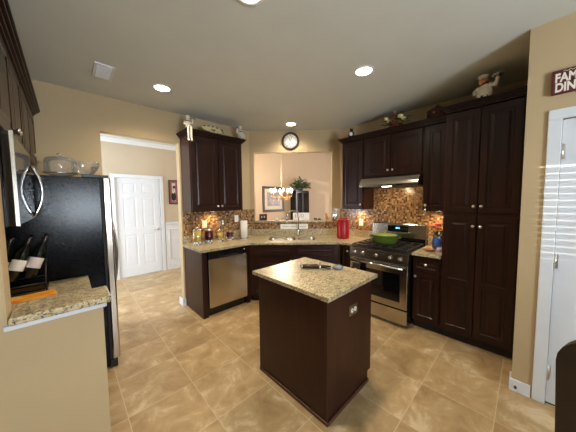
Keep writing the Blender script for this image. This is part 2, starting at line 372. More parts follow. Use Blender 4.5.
# wall with the opening over the bar: full height left of x=-0.205, a half wall right of it
S('wall_half', MB().box(-2.7, -0.205, YH, YH+0.12, 0, ZC).box(-0.205, 0.108, YH, YH+0.12, 0, 1.035), 'wall')
# dining corner behind the camera
S('wall_south', MB().box(-2.7, XP+0.12, -3.3, -3.2, 0, 0.8).box(-2.7, XP+0.12, -3.3, -3.2, 2.1, ZC).box(-2.7, -0.2, -3.3, -3.2, 0.8, 2.1).box(1.0, XP+0.12, -3.3, -3.2, 0.8, 2.1), 'wall')
S('wall_far_west', MB().box(-2.7, -2.6, -3.2, YH, 0, 1.3).box(-2.7, -2.6, -3.2, YH, 2.1, ZC).box(-2.7, -2.6, -3.2, -2.21, 1.3, 2.1).box(-2.7, -2.6, -1.22, YH, 1.3, 2.1), 'wall')
# hall and dining room beyond
S('wall_hall', MB().box(-2.0, 0.68, HY, HY+0.1, 0, ZC).box(0.68, 1.50, HY, HY+0.1, 2.04, ZC).box(1.50, 2.7, HY, HY+0.1, 0, ZC), 'hallwall')
S('wall_dining', MB().box(2.7, 9.0, HY, HY+0.1, 0, ZD), 'dinwall')
S('wall_dining_east', MB().box(8.9, 9.0, -0.07, HY, 0, ZD), 'dinwall')
S('wall_dining_south', MB().box(XE+0.12, 8.9, -0.17, -0.07, 0, ZD), 'dinwall')
S('wall_hall_west', MB().box(-2.0, -1.9, YN+0.12, HY, 0, ZC), 'hallwall')
# diagonal wall with the pass-through; local x along (1,-1), local y along (1,1), origin on its face
dg_o = (DW/2, DW/2, 0); DROT = (0, 0, -PI/4)
S('wall_diagonal', MB().box(-0.78, -0.70, 0, 0.12, 0, ZC).box(0.70, 0.84, 0, 0.12, 0, ZC).box(-0.70, 0.70, 0, 0.12, 0, 1.15).box(-0.70, 0.70, 0, 0.12, 2.41, ZC).box(-0.85, 0.90, 0.05, 0.12, ZC, ZD), 'wall', loc=dg_o, rot=DROT)
# trims
tr = MB().prism([(0, 0), (0.05, 0), (0.05, -0.012), (0.012, -0.075), (0, -0.085)], 0, 4.3, mat=Matrix(((0, 0, 1, -1.6), (-1, 0, 0, HY), (0, 1, 0, ZC), (0, 0, 0, 1))))
S('trim_1', tr, 'white')
S('baseboard_north', MB().box(1.163, 1.182, YN-0.02, YN+0.14, 0, 0.10).box(1.182, 1.212, YN-0.02, YN-0.004, 0, 0.10).box(0.323-0.02, 0.335, YN-0.01, YN+0.14, 0, 0.10), 'white', 0.003)
S('baseboard_right', MB().box(XP-0.014, XP, -0.07, 0.050, 0, 0.095).box(XP, XP+0.1, 0.0365, 0.050, 0, 0.095).box(XP-0.014, XP, -3.2, -1.0, 0, 0.095), 'white', 0.003)
S('baseboard_hall', MB().box(1.57, 3.4, HY-0.014, HY, 0, 0.12).box(-1.9, 0.61, HY-0.014, HY, 0, 0.12), 'white', 0.003)
wn = MB().box(1.57, 2.7, HY-0.012, HY-0.001, 0.12, 1.04).box(1.57, 2.7, HY-0.035, HY, 1.04, 1.085)
for x0 in (1.63, 2.02, 2.40):
    for a in (0.26, 0.92): wn.box(x0, x0+0.32, HY-0.024, HY-0.011, a-0.012, a+0.012)
    for a in (x0, x0+0.30): wn.box(a, a+0.022, HY-0.024, HY-0.011, 0.26, 0.92)
S('trim_2', wn, 'white', 0.002)
S('trim_3', MB().box(-0.215, 0.122, YH-0.018, YH+0.13, 1.014, 1.036), 'white', 0.004)   # white moulding below the bar ledge

# windows behind the camera
def window(name, loc, rz, wdt, slats=True, zb=0.8):
    f = MB()
    for a, b, c, d in ((-wdt/2, -wdt/2+0.06, zb, 2.1), (wdt/2-0.06, wdt/2, zb, 2.1), (-wdt/2+0.06, wdt/2-0.06, zb, zb+0.06), (-wdt/2+0.06, wdt/2-0.06, 2.04, 2.1), (-0.025, 0.025, zb+0.06, 2.04)):
        f.box(a, b, -0.03, 0.03, c, d)
    o = S(name, f, 'white', loc=loc, rot=(0, 0, rz)); 
    p = link('pane', MB().box(-wdt/2+0.06, -0.025, -0.004, 0.004, zb+0.06, 2.04).box(0.025, wdt/2-0.06, -0.004, 0.004, zb+0.06, 2.04), 'pane', o)
    if slats:
        b = MB()
        for k in range(int((2.03-zb-0.08)/0.0475)+1):
            z = zb+0.08 + k*0.0475; c, s_ = math.cos(1.02)*0.024, math.sin(1.02)*0.024
            b.add([(-wdt/2-0.07, 0.075-c, z+s_), (wdt/2+0.07, 0.075-c, z+s_), (wdt/2+0.07, 0.075+c, z-s_), (-wdt/2-0.07, 0.075+c, z-s_),
                   (-wdt/2-0.07, 0.075-c, z+s_+0.003), (wdt/2+0.07, 0.075-c, z+s_+0.003), (wdt/2+0.07, 0.075+c, z-s_+0.003), (-wdt/2-0.07, 0.075+c, z-s_+0.003)],
                  [(0, 3, 2, 1), (4, 5, 6, 7), (0, 1, 5, 4), (1, 2, 6, 5), (2, 3, 7, 6), (3, 0, 4, 7)])
        link('blind', b, 'white', o)
    return o
window('window_1', (0.40, -3.25, 0), 0, 1.2, False)
window('window_2', (-2.65, -1.715, 0), -PI/2, 0.99, True, 1.3)

# doors ---------------------------------------------------------------
def six_panel(mb, x0, x1, z0, z1, y, th=0.035):
    w = x1-x0; mb.box(x0, x1, y+0.007, y+th, z0, z1)
    st = 0.11; mid = (x0+x1)/2
    rows = [(z0+0.20, z0+0.86), (z0+1.00, z0+1.62), (z0+1.72, z0+1.92)]
    cols = [(x0+st, mid-0.05), (mid+0.05, x1-st)]
    def quad(a0, a1, b0, b1): mb.add([(a0, y, b0), (a1, y, b0), (a1, y, b1), (a0, y, b1)], [(0, 1, 2, 3)])
    quad(x0, x0+st, z0, z1); quad(x1-st, x1, z0, z1); quad(mid-0.05, mid+0.05, z0, z1)
    for a0, a1 in cols:
        e = [z0]+[q for r in rows for q in r]+[z1]
        for i in range(0, len(e), 2): quad(a0, a1, e[i], e[i+1])
        for b0, b1 in rows:
            R = [(0, y), (0.012, y+0.005), (0.022, y+0.005), (0.045, y+0.001)]; vs = []; fs = []
            for ins, yy in R: vs += [(a0+ins, yy, b0+ins), (a1-ins, yy, b0+ins), (a1-ins, yy, b1-ins), (a0+ins, yy, b1-ins)]
            for k in range(3):
                for i in range(4): j = (i+1) % 4; fs.append((k*4+i, k*4+j, k*4+4+j, k*4+4+i))
            fs.append((12, 13, 14, 15)); mb.add(vs, fs)
    for a, b, c, d in ((x0, x0, z0, z1), (x1, x1, z0, z1)): mb.add([(a, y, c), (a, y+0.007, c), (a, y+0.007, d), (a, y, d)], [(0, 1, 2, 3)])
    mb.add([(x0, y, z1), (x1, y, z1), (x1, y+0.007, z1), (x0, y+0.007, z1)], [(0, 1, 2, 3)])
    return mb
def casing(mb, x0, x1, z1, y, w=0.068, th=0.016):
    mb.box(x0-w, x0, y-th, y, 0, z1).box(x1, x1+w, y-th, y, 0, z1).box(x0-w, x1+w, y-th, y, z1, z1+w)
    return mb
d1 = S('door_1', six_panel(MB(), 0.0, 0.776, 0.012, 2.092, 0.012), 'white', loc=(XP, -0.150, 0), rot=(0, 0, -PI/2))
link('casing', casing(MB(), -0.004, 0.78, 2.098, 0.0), 'white', d1, 0.004)
for z in (1.87, 1.09, 0.25):
    link('hinge', MB().box(-0.010, 0.018, -0.001, 0.011, z-0.05, z+0.05).cyl((0.003, -0.004, z-0.052), 0.007, 0.104, 10), 'nickel', d1)
link('under_door_shade', MB().box(0.0, 0.776, 0.014, 0.034, 0.001, 0.011), 'rubber', d1)  # black strip fills the gap below the door, standing in for its shade
d2 = S('door_2', six_panel(MB(), 0.0, 0.78, 0.012, 2.03, 0.012), 'white', loc=(0.70, HY, 0))
link('casing', casing(MB(), -0.006, 0.786, 2.036, 0.0), 'white', d2, 0.004)
lv = MB().lathe([(0.028, 0), (0.028, 0.01), (0.010, 0.014), (0.010, 0.05)], n=14, mat=at(0.715, 0.012, 0.95) @ RX).tube([(0.715, -0.035, 0.95), (0.65, -0.04, 0.952), (0.61, -0.036, 0.948)], [0.009, 0.008, 0.006])
link('door_handle', lv, 'nickel', d2)

# backsplashes (fixed to the walls)
S('trim_4', MB().box(0, 1.19, -0.008, 0, 1.04, 1.395), 'mosaic', loc=(1.215, YN, 0))
S('trim_5', MB().box(-0.765, -0.71, -0.008, 0, 1.03, 1.395).box(-0.71, 0.71, -0.008, 0, 1.03, 1.148).box(0.71, 0.80, -0.008, 0, 1.03, 1.395), 'mosaic', loc=dg_o, rot=DROT)
S('trim_6', MB().box(0, 0.63, -0.008, 0, 1.04, 1.395).box(0.63, 1.46, -0.008, 0, 0.92, 1.86).box(1.46, 1.70, -0.008, 0, 1.04, 1.395), 'mosaic', loc=(XE, 2.34, 0), rot=(0, 0, -PI/2))
sill = T('pass_through_sill', 'narrow granite sill across the bottom of the pass-through above the sink', 'sill', (DW/2, DW/2, 1.15), -PI/4)
link('slab', MB().box(-0.698, 0.698, -0.035, 0.16, 0.0005, 0.032), 'granite', sill, 0.004)

# ------------------------------------------------------------------ cabinets
def front(parent, kind, x0, x1, z0, z1, y=-0.02, knobs=(), rail=None, fr=0.055):
    mb = MB().panel(x0, x1, z0, z1, y, 0.0195, fr, rail)
    o = link(kind, mb, 'wood', parent)
    for kx, kz in knobs: knob(o, kx, y+0.001, kz)
    return o
def crown(parent, x0, x1, z, d, left=True, right=True):
    """stepped crown moulding; z = its underside"""
    mb = MB()
    for off, a, b in ((0.008, 0, 0.018), (0.022, 0.018, 0.034), (0.038, 0.034, 0.050), (0.05, 0.050, 0.066)):
        mb.box(x0-(off if left else 0), x1+(off if right else 0), -0.02-off, d, z+a, z+b)
    return link('crown_moulding', mb, 'wood', parent, 0.003)
def base_body(parent, w, d, z1=0.889, toe=True):
    link('carcass', MB().box(0, w, 0, d, 0.10, z1), 'woodside', parent, 0.002)
    link('toe_kick', MB().box(0.002, w-0.002, 0.06, d, 0.0, 0.0995), 'toe', parent)

NF = YN-0.61      # face plane of the north run's carcass (doors stand 0.02 proud)
# end panel left of the dishwasher
t = T('cabinet_end_panel', 'tall flat dark brown end panel beside the dishwasher', 'cabinet', (1.215, NF, 0))
link('panel', MB().box(0, 0.022, 0.0, 0.608, 0.0, 0.889), 'woodside', t, 0.002)
link('stile', MB().box(0.0225, 0.072, 0.0, 0.05, 0.0, 0.889), 'wood', t, 0.002)
# dishwasher
t = T('dishwasher', 'stainless steel dishwasher with black control strip under the left counter', 'dishwasher', (1.292, NF, 0))
link('tub', MB().box(0, 0.598, 0.03, 0.58, 0.10, 0.885), 'black', t)
link('door', MB().box(0.004, 0.594, -0.024, 0.029, 0.125, 0.782), 'steel', t, 0.006)
c = link('control_panel', MB().box(0.004, 0.594, -0.022, 0.029, 0.787, 0.880), 'black', t, 0.005)
link('pocket_handle', MB().box(0.16, 0.44, -0.0245, -0.0225, 0.792, 0.806), 'rubber', c)
link('button', MB().cyl((0, 0, 0), 0.007, 0.003, 10, mat=at(0.55, -0.0225, 0.845) @ RX), 'paper', c)
link('toe_kick', MB().box(0.002, 0.596, 0.04, 0.57, 0.0, 0.099), 'black', t)
# corner sink cabinet, diagonal front: local x along (1,-1)/sqrt2
DF = 4.85                                    # x + y of its carcass face
sx0, sx1 = -0.66, 0.66
t = T('sink_cabinet', 'dark diagonal corner cabinet under the kitchen sink', 'cabinet', (DF/2, DF/2, 0), -PI/4)
link('carcass', MB().prism([(-0.674, 0.0), (0.674, 0.0), (0.674, 0.05), (0.50, 0.22), (-0.50, 0.22), (-0.674, 0.05)], 0.10, 0.70).box(-0.674, 0.674, 0.0, 0.03, 0.70, 0.889), 'woodside', t)
link('toe_kick', MB().box(-0.65, 0.65, 0.06, 0.20, 0, 0.0995), 'toe', t)
front(t, 'false_drawer', -0.63, -0.012, 0.715, 0.868, fr=0.038)
front(t, 'false_drawer', 0.012, 0.63, 0.715, 0.868, fr=0.038)
front(t, 'door', -0.63, -0.012, 0.125, 0.695, knobs=[(-0.045, 0.65)])
front(t, 'door', 0.012, 0.63, 0.125, 0.695, knobs=[(0.045, 0.65)])
# filler strip between dishwasher and corner
t = T('filler_cabinet', 'narrow dark filler strip between the dishwasher and the sink cabinet', 'cabinet', (1.893, NF, 0))
link('panel', MB().box(0, 0.055, 0.0, 0.05, 0.0, 0.889), 'wood', t)
# small cabinet left of range (east run: local x runs south)
EF = XE-0.62+0.02
t = T('base_cabinet', 'narrow dark base cabinet squeezed between the sink corner and the range', 'cabinet', (EF, 1.902, 0), -PI/2)
base_body(t, 0.203, 0.58); front(t, 'door', 0.006, 0.197, 0.125, 0.868, knobs=[(0.10, 0.80)], fr=0.04)
t = T('base_cabinet', 'dark base cabinet with one drawer between the range and the pantry', 'cabinet', (EF, 0.926, 0), -PI/2)
base_body(t, 0.287, 0.58)
front(t, 'drawer', 0.008, 0.279, 0.715, 0.868, knobs=[(0.1435, 0.795)], fr=0.035)
front(t, 'door', 0.008, 0.279, 0.125, 0.695, knobs=[(0.035, 0.645)])
# pantry
t = T('pantry_cabinet', 'tall dark brown pantry cabinet with four doors beside the tan wall', 'cabinet', (EF, 0.637, 0), -PI/2)
link('carcass', MB().box(0, 0.595, 0, 0.595, 0.10, 2.44), 'woodside', t, 0.002)
link('toe_kick', MB().box(0.002, 0.581, 0.06, 0.59, 0, 0.0995), 'toe', t)
front(t, 'door', 0.012, 0.289, 1.405, 2.425, knobs=[(0.262, 1.47)])
front(t, 'door', 0.294, 0.583, 1.405, 2.425, knobs=[(0.321, 1.47)])
front(t, 'door', 0.012, 0.289, 0.13, 1.375, knobs=[(0.262, 1.27)], rail=0.67)
front(t, 'door', 0.294, 0.583, 0.13, 1.375, knobs=[(0.321, 1.27)], rail=0.67)
crown(t, 0, 0.595, 2.44, 0.595, False, False)
rm_ = MB()
for off, a, b in ((0.008, 0, 0.018), (0.022, 0.018, 0.034), (0.038, 0.034, 0.050), (0.05, 0.050, 0.066)): rm_.box(-off, -0.0005, -0.02-off, 0.20, 2.44+a, 2.44+b)
link('crown_return', rm_, 'wood', t)
# upper cabinets
def upper(label, loc, rz, w, z0, z1, doors, d=0.325, left=False, right=False):
    t = T('upper_cabinet', label, 'cabinet', loc, rz)
    link('carcass', MB().box(0, w, 0, d, z0, z1), 'woodside', t, 0.002)
    for x0, x1, kx in doors: front(t, 'door', x0, x1, z0+0.012, z1-0.015, knobs=[(kx, z0+0.075)])
    crown(t, 0, w, z1, d, left, right)
    return t
UF = XE-0.33
upper('dark two-door wall cabinet above the row of canisters', (1.213, YN-0.33, 0), 0, 0.815, 1.40, 2.44, [(0.012, 0.405, 0.375), (0.410, 0.803, 0.44)], left=True, right=True)
upper('narrow dark wall cabinet left of the range hood, above the red canister', (UF, 2.090, 0), -PI/2, 0.373, 1.40, 2.44, [(0.012, 0.363, 0.335)], left=True)
upper('short two-door dark wall cabinet mounted over the range hood', (UF, 1.7165, 0), -PI/2, 0.796, 1.875, 2.44, [(0.012, 0.396, 0.366), (0.400, 0.784, 0.43)])
upper('narrow dark wall cabinet between the range hood and the pantry', (UF, 0.920, 0), -PI/2, 0.281, 1.40, 2.44, [(0.012, 0.269, 0.042)])
# west wall (local x runs north)
WF = -0.215
upper('dark wall cabinet above the microwave at the left edge', (WF, 1.625, 0), PI/2, 0.90, 1.885, 2.42, [(0.012, 0.446, 0.416), (0.452, 0.888, 0.482)], d=0.32)
upper('dark wall cabinet above the black refrigerator', (WF, 2.527, 0), PI/2, 0.970, 1.885, 2.42, [(0.012, 0.48, 0.45), (0.486, 0.958, 0.93)], d=0.32)
t = T('base_cabinet', 'dark base cabinet behind the half wall, below the wine bottles', 'cabinet', (0.075, 1.625, 0), PI/2)
base_body(t, 0.99, 0.60)
front(t, 'door', 0.01, 0.49, 0.125, 0.868, knobs=[(0.45, 0.80)]); front(t, 'door', 0.50, 0.98, 0.125, 0.868, knobs=[(0.54, 0.80)])

# countertops
ct = T('countertop', 'long speckled granite countertop wrapping the sink corner from dishwasher to range', 'countertop', (1.2, 2.857, 0.89))
def off(p, o): return [(x-o[0], y-o[1]) for x, y in p]
def dpt(s_, n_): return ((n_+s_)/math.sqrt(2), (n_-s_)/math.sqrt(2))
def rrect(s0, s1, n0, n1, r, k=4):
    out = []
    for cx, cy, a0 in ((s1-r, n1-r, 0), (s0+r, n1-r, 90), (s0+r, n0+r, 180), (s1-r, n0+r, 270)):
        for i in range(k+1):
            a = math.radians(a0+90*i/k); out.append((cx+r*math.cos(a), cy+r*math.sin(a)))
    return out
basins = [rrect(-0.405, 0.035, 3.60, 4.0, 0.06), rrect(0.065, 0.365, 3.64, 4.0, 0.06)]
holes = [off([dpt(*q) for q in b], (1.2, 2.857)) for b in basins]
poly = [(1.19, 2.857), (1.943, 2.857), (2.90, 1.90), (2.90, 1.698), (3.533, 1.698), (3.533, 2.35), (2.395, 3.49), (1.19, 3.49)]
link('slab', MB().prism(off(poly, (1.2, 2.857)), 0.0, 0.03, holes), 'granite', ct)
sp = MB().box(1.215-1.2, 2.37-1.2, 3.472-2.857, 3.4925-2.857, 0.0305, 0.148)
sp.prism(off([dpt(-0.76, DW/math.sqrt(2)-0.030), dpt(0.77, DW/math.sqrt(2)-0.030), dpt(0.79, DW/math.sqrt(2)-0.009), dpt(-0.78, DW/math.sqrt(2)-0.009)], (1.2, 2.857)), 0.0305, 0.14)
sp.box(3.515-1.2, 3.535-1.2, 1.70-2.857, 2.34-2.857, 0.0305, 0.148)
link('upstand', sp, 'granite', ct, 0.002)
ct2 = T('countertop', 'short piece of granite counter holding the flower vase by the pantry', 'countertop', (2.90, 0.64, 0.89))
link('slab', MB().box(0, 0.633, 0.0, 0.288, 0.0, 0.03), 'granite', ct2, 0.003)
link('upstand', MB().box(0.615, 0.635, 0.002, 0.286, 0.0305, 0.148), 'granite', ct2, 0.002)
ct3 = T('countertop', 'granite counter against the black refrigerator, behind the raised bar ledge', 'countertop', (XW, 1.625, 0.89))
link('slab', MB().box(0.001, 0.64, 0.0, 0.992, 0.0, 0.03), 'granite', ct3, 0.003)
led = T('bar_ledge', 'raised granite bar ledge on top of the tan half wall, front left', 'countertop', (-0.2, YH, 1.037))
link('slab', MB().box(0.0, 0.342, -0.035, 0.175, 0.0, 0.033), 'granite', led, 0.008)

# sink and faucet (local frame of the diagonal)
sk = T('kitchen_sink', 'stainless double-bowl sink set into the corner counter', 'sink', (0, 0, 0.888))
def basin(pts, depth, name):
    mb = MB(); n = len(pts); cx = sum(p[0] for p in pts)/n; cy = sum(p[1] for p in pts)/n
    vs = []; R = [(1.0, 0.0), (0.97, -depth*0.85), (0.9, -depth), (0.12, -depth-0.004)]
    for k, z in R: vs += [(*dpt(cx+(p[0]-cx)*k, cy+(p[1]-cy)*k), z) for p in pts]
    for k, z in reversed(R): vs += [(*dpt(cx+(p[0]-cx)*(k+0.01), cy+(p[1]-cy)*(k+0.01)), z-0.002) for p in pts]
    m = len(R)*2; fs = []
    for r in range(m-1):
        for i in range(n): j = (i+1) % n; fs.append((r*n+i, r*n+j, r*n+n+j, r*n+n+i))
    for i in range(n): j = (i+1) % n; fs.append(((m-1)*n+i, (m-1)*n+j, j, i))
    mb.add(vs, fs, True); o = link(name, mb, 'steel2', sk)
    link('drain', MB().cyl((*dpt(cx, cy), -depth-0.006), 0.05, 0.006, 16), 'nickel', o)
basin(basins[0], 0.16, 'bowl'); basin(basins[1], 0.14, 'bowl')
fx, fy = dpt(0.09, 4.07)
fa = T('faucet', 'tall chrome gooseneck kitchen faucet behind the sink', 'faucet', (fx, fy, 0.9205), -PI/4)
link('base', MB().lathe([(0.028, 0), (0.028, 0.012), (0.02, 0.03), (0.018, 0.09), (0.014, 0.1)], n=16), 'steel2', fa)
arc = [(0, 0, 0.09), (0, 0, 0.36)] + [(-0.10*(1-math.cos(a)), -0.045*(1-math.cos(a)), 0.36+0.085*math.sin(a)) for a in [PI*i/10 for i in range(1, 10)]] + [(-0.20, -0.09, 0.34), (-0.225, -0.10, 0.24)]
link('spout', MB().tube(arc, [0.012]*(len(arc)-2)+[0.013, 0.016], 10), 'steel2', fa)
link('lever', MB().tube([(0.018, 0, 0.06), (0.05, -0.01, 0.075), (0.10, -0.02, 0.11)], [0.010, 0.008, 0.006], 8), 'steel2', fa)

# ------------------------------------------------------------------ range, hood
rg = T('range', 'stainless gas range with black grates against the mosaic wall', 'stove', (2.83, 1.694, 0), -PI/2)
link('body', MB().box(0.001, 0.759, 0.0, 0.69, 0.03, 0.905), 'black', rg, 0.003)
link('storage_drawer', MB().box(0.004, 0.756, -0.026, -0.001, 0.045, 0.222), 'steel', rg, 0.005)
od = link('oven_door', MB().box(0.004, 0.756, -0.03, -0.001, 0.236, 0.775), 'steel', rg, 0.005)
link('oven_window', MB().box(0.085, 0.675, -0.034, -0.0302, 0.315, 0.655), 'blackglass', od, 0.003)
hd = MB().tube([(0.04, -0.075, 0.735), (0.72, -0.075, 0.735)], 0.013, 12)
for x in (0.06, 0.70): hd.tube([(x, -0.03, 0.735), (x, -0.075, 0.735)], 0.009, 8)
link('oven_handle', hd, 'steel2', od)
cp = link('control_panel', MB().prism([(-0.045, 0.785), (-0.001, 0.785), (-0.001, 0.904), (-0.022, 0.904)], 0.0, 0.76, mat=Matrix(((0, 0, 1, 0), (1, 0, 0, 0), (0, 1, 0, 0), (0, 0, 0, 1)))), 'panelsteel', rg, 0.003)
KR = Matrix.Rotation(PI/2-0.19, 4, 'X')
for x in (0.085, 0.20, 0.38, 0.56, 0.675):
    link('knob', MB().lathe([(0.026, 0), (0.026, 0.006), (0.020, 0.010), (0.019, 0.03), (0.016, 0.034), (0, 0.034)], n=16, mat=at(x, -0.036, 0.842) @ KR).box(-0.004, 0.004, -0.018, 0.018, 0.03, 0.038, mat=at(x, -0.036, 0.842) @ KR), 'steel2', cp)
link('cooktop', MB().box(0.002, 0.758, -0.02, 0.62, 0.9055, 0.918), 'black', rg, 0.004)
for cx, cy in ((0.16, 0.14), (0.16, 0.46), (0.38, 0.30), (0.60, 0.14), (0.60, 0.46)):
    link('burner', MB().lathe([(0.05, 0), (0.05, 0.006), (0.036, 0.008), (0.034, 0.016), (0, 0.017)], (cx, cy, 0.9182), 16), 'iron', rg)
for x0 in (0.02, 0.265, 0.51):
    g = MB(); x1 = x0+0.228
    for a in (x0, x1-0.012): g.box(a, a+0.012, 0.0, 0.60, 0.936, 0.950)
    for b in (0.0, 0.294, 0.588): g.box(x0, x1, b, b+0.012, 0.936, 0.950)
    m = (x0+x1)/2; g.box(m-0.006, m+0.006, 0.0, 0.60, 0.936, 0.950)
    for b in (0.15, 0.44): g.box(x0, x1, b-0.006, b+0.006, 0.936, 0.950)
    for a in (x0, x1-0.012):
        for b in (0.0, 0.588): g.box(a, a+0.012, b, b+0.012, 0.9182, 0.936)
    link('grate', g, 'iron', rg, 0.002)
bg = link('backguard', MB().prism([(0.625, 0.906), (0.69, 0.906), (0.69, 1.20), (0.655, 1.20), (0.645, 1.185)], 0.0, 0.76, mat=Matrix(((0, 0, 1, 0), (1, 0, 0, 0), (0, 1, 0, 0), (0, 0, 0, 1)))), 'steel', rg, 0.004)
dsp = link('display', MB().box(0.24, 0.53, 0.628, 0.634, 1.075, 1.165, mat=at(0, 0.006, 0)), 'blackglass', bg, 0.002)
link('clock_digits', MB().box(0.36, 0.372, 0.6325, 0.634, 1.12, 1.14).box(0.378, 0.39, 0.6325, 0.634, 1.12, 1.14).box(0.40, 0.412, 0.6325, 0.634, 1.12, 1.14), 'blue_led', dsp)
link('vent_strip', MB().box(0.01, 0.75, 0.6205, 0.6245, 0.92, 1.0), 'black', bg)
hood = T('range_hood', 'slim stainless under-cabinet range hood over the stove', 'range hood', (3.06, 1.710, 1.722), -PI/2)
pr = [(0.0, 0.0), (0.475, 0.0), (0.475, 0.150), (0.13, 0.150), (0.06, 0.124), (0.015, 0.07), (0.0, 0.03)]
link('shell', MB().prism(pr, 0.001, 0.782, mat=Matrix(((0, 0, 1, 0), (1, 0, 0, 0), (0, 1, 0, 0), (0, 0, 0, 1)))), 'steel', hood, 0.003)
link('switch_panel', MB().box(0.52, 0.60, -0.002, 0.004, 0.008, 0.026), 'black', hood)
link('filter', MB().box(0.06, 0.72, 0.05, 0.43, -0.004, -0.0005), 'iron', hood)
link('lamp_lens', MB().box(0.33, 0.45, 0.015, 0.045, -0.004, -0.0005), 'bulb', hood)

# microwave
mw = T('microwave', 'black over-counter microwave with chrome bow handle at the left edge', 'microwave', (-0.20, 1.63, 1.438), PI/2)
link('body', MB().box(0.0, 0.755, 0.0, 0.32, 0.0, 0.44), 'black', mw, 0.003)
dr = link('door', MB().box(0.004, 0.751, -0.038, -0.0005, 0.006, 0.435), 'blackglass', mw, 0.004)
link('chrome_edge', MB().box(-0.003, 0.010, -0.041, -0.0385, 0.004, 0.437).box(-0.003, 0.0035, -0.0383, -0.029, 0.004, 0.437), 'steel', dr)
ha = [(0.70, -0.036, 0.36)] + [(0.70, -0.036-0.048*math.sin(PI*i/12)**0.8, 0.36-0.34*i/12) for i in range(1, 12)] + [(0.70, -0.036, 0.02)]
link('handle', MB().tube(ha, 0.010, 10), 'steel2', dr)

# refrigerator
fr = T('refrigerator', 'black refrigerator with stainless doors standing beside the hall opening', 'refrigerator', (0.225, 2.632, 0), PI/2)
link('body', MB().box(0.012, 0.852, 0.003, 0.70, 0.02, 1.765), 'fridge', fr, 0.004)
link('foot_grille', MB().box(0.015, 0.85, -0.05, 0.002, 0.0, 0.075), 'black', fr)
for x0, x1 in ((0.004, 0.425), (0.431, 0.856)):
    d = link('door', MB().box(x0, x1, -0.072, -0.012, 0.08, 1.770), 'steel', fr, 0.012)
    link('gasket', MB().box(x0+0.006, x1-0.006, -0.0118, 0.0025, 0.085, 1.76), 'rubber', d)
    hx = x1-0.04 if x0 < 0.1 else x0+0.04
    pts = [(hx, -0.070, 1.45)] + [(hx, -0.072-0.062*math.sin(PI*i/14)**0.7, 1.45-0.85*i/14) for i in range(1, 14)] + [(hx, -0.070, 0.60)]
    link('handle', MB().tube(pts, 0.012, 10), 'steel2', d)
for x in (0.02, 0.76): link('hinge_cover', MB().box(x, x+0.08, -0.06, 0.12, 1.7655, 1.79), 'black', fr, 0.004)

# ------------------------------------------------------------------ island
isl = T('kitchen_island', 'dark brown kitchen island with granite top in the middle of the floor', 'island', (1.167, 0.859, 0))
link('cabinet', MB().box(0.040, 0.664, 0.040, 0.796, 0.085, 0.889).box(0.040, 0.612, 0.040, 0.796, 0.0, 0.0845), 'woodside', isl)
link('corner_trim', MB().box(0.036, 0.066, 0.036, 0.0395, 0.03, 0.889).box(0.036, 0.0395, 0.0395, 0.07, 0.03, 0.889), 'woodside', isl)
link('shoe_moulding', MB().box(0.030, 0.0395, 0.026, 0.796, 0.0, 0.028).box(0.0395, 0.612, 0.026, 0.0395, 0.0, 0.028), 'shoe', isl, 0.005)
link('countertop', MB().box(0, 0.70, 0, 0.836, 0.8895, 0.92), 'granite', isl, 0.004)
for y0, y1 in ((0.05, 0.414), (0.42, 0.786)):
    mb = MB().panel(0, y1-y0, 0.125, 0.868, 0); o = link('door', mb, 'wood', isl, loc=(0.684, y0, 0), rot=(0, 0, PI/2)); knob(o, (y1-y0-0.04) if y0 < 0.1 else 0.04, 0.001, 0.80)
def outlet(label, loc, rz, w, h, mat='steel', horizontal=True, group=None):
    o = T('wall_outlet', label, 'outlet', loc, rz, group)
    p = link('plate', MB().box(-w/2, w/2, -0.006, -0.0005, -h/2, h/2), mat, o, 0.002)
    for s_ in (-1, 1):
        dx, dz = (s_*0.022, 0) if horizontal else (0, s_*0.02)
        k = link('socket', MB().prism(disc(12, 0.015, 0.017), 0.0, 0.003, mat=at(dx, -0.0062, dz) @ RX), 'paper', p)
        link('slot', MB().box(dx-0.006, dx-0.003, -0.0102, -0.0092, dz-0.004, dz+0.006).box(dx+0.003, dx+0.006, -0.0102, -0.0092, dz-0.004, dz+0.006), 'rubber', k)
    return o
outlet('steel outlet plate with two white sockets on the island side', (1.535, 0.8985, 0.712), 0, 0.118, 0.082)
outlet('pale outlet plate on the mosaic behind the yellow and red canisters', (1.53, YN-0.0085, 1.19), 0, 0.075, 0.115, 'matb', False)
outlet('grey outlet plate on the mosaic behind the shorter yellow canister', (1.84, YN-0.0085, 1.20), 0, 0.085, 0.115, 'steel', False)
outlet('white outlet plate on the mosaic next to the paper towels', (2.10, YN-0.0085, 1.245), 0, 0.075, 0.115, 'paper', False)
outlet('pale outlet plate on the mosaic right of the red canister', (XE-0.0085, 1.93, 1.17), -PI/2, 0.075, 0.115, 'paper', False)
outlet('grey outlet plate on the mosaic left of the red canister', (DW/2+0.745/1.414-0.0061, DW/2-0.745/1.414-0.0061, 1.24), -PI/4, 0.07, 0.115, 'steel', False)

# ------------------------------------------------------------------ ceiling lamps, vent
def downlight(label, x, y, power):
    o = T('recessed_light', label, 'ceiling light', (x, y, ZC), 0, 'recessed lights in the kitchen ceiling')
    link('trim_ring', MB().lathe([(0.072, -0.001), (0.078, -0.008), (0.094, -0.006), (0.098, -0.0005)], n=28, caps=False), 'white', o)
    link('lens', MB().lathe([(0.0, -0.0015), (0.072, -0.0015), (0.071, -0.004), (0.0, -0.006)], n=24), 'can', o)
    l = bpy.data.lights.new('downlight_lamp', 'SPOT'); l.energy = power; l.spot_size = math.radians(150); l.spot_blend = 0.9; l.shadow_soft_size = 0.07; l.color = (1.0, 0.84, 0.64)
    q = bpy.data.objects.new('downlight_lamp', l); COL.objects.link(q); q.location = (x, y, ZC-0.02)
    return o
downlight('lit recessed ceiling light above the refrigerator end of the kitchen', 0.816, 2.828, 60)
downlight('lit recessed ceiling light above the kitchen island and range', 2.132, 1.15, 60)
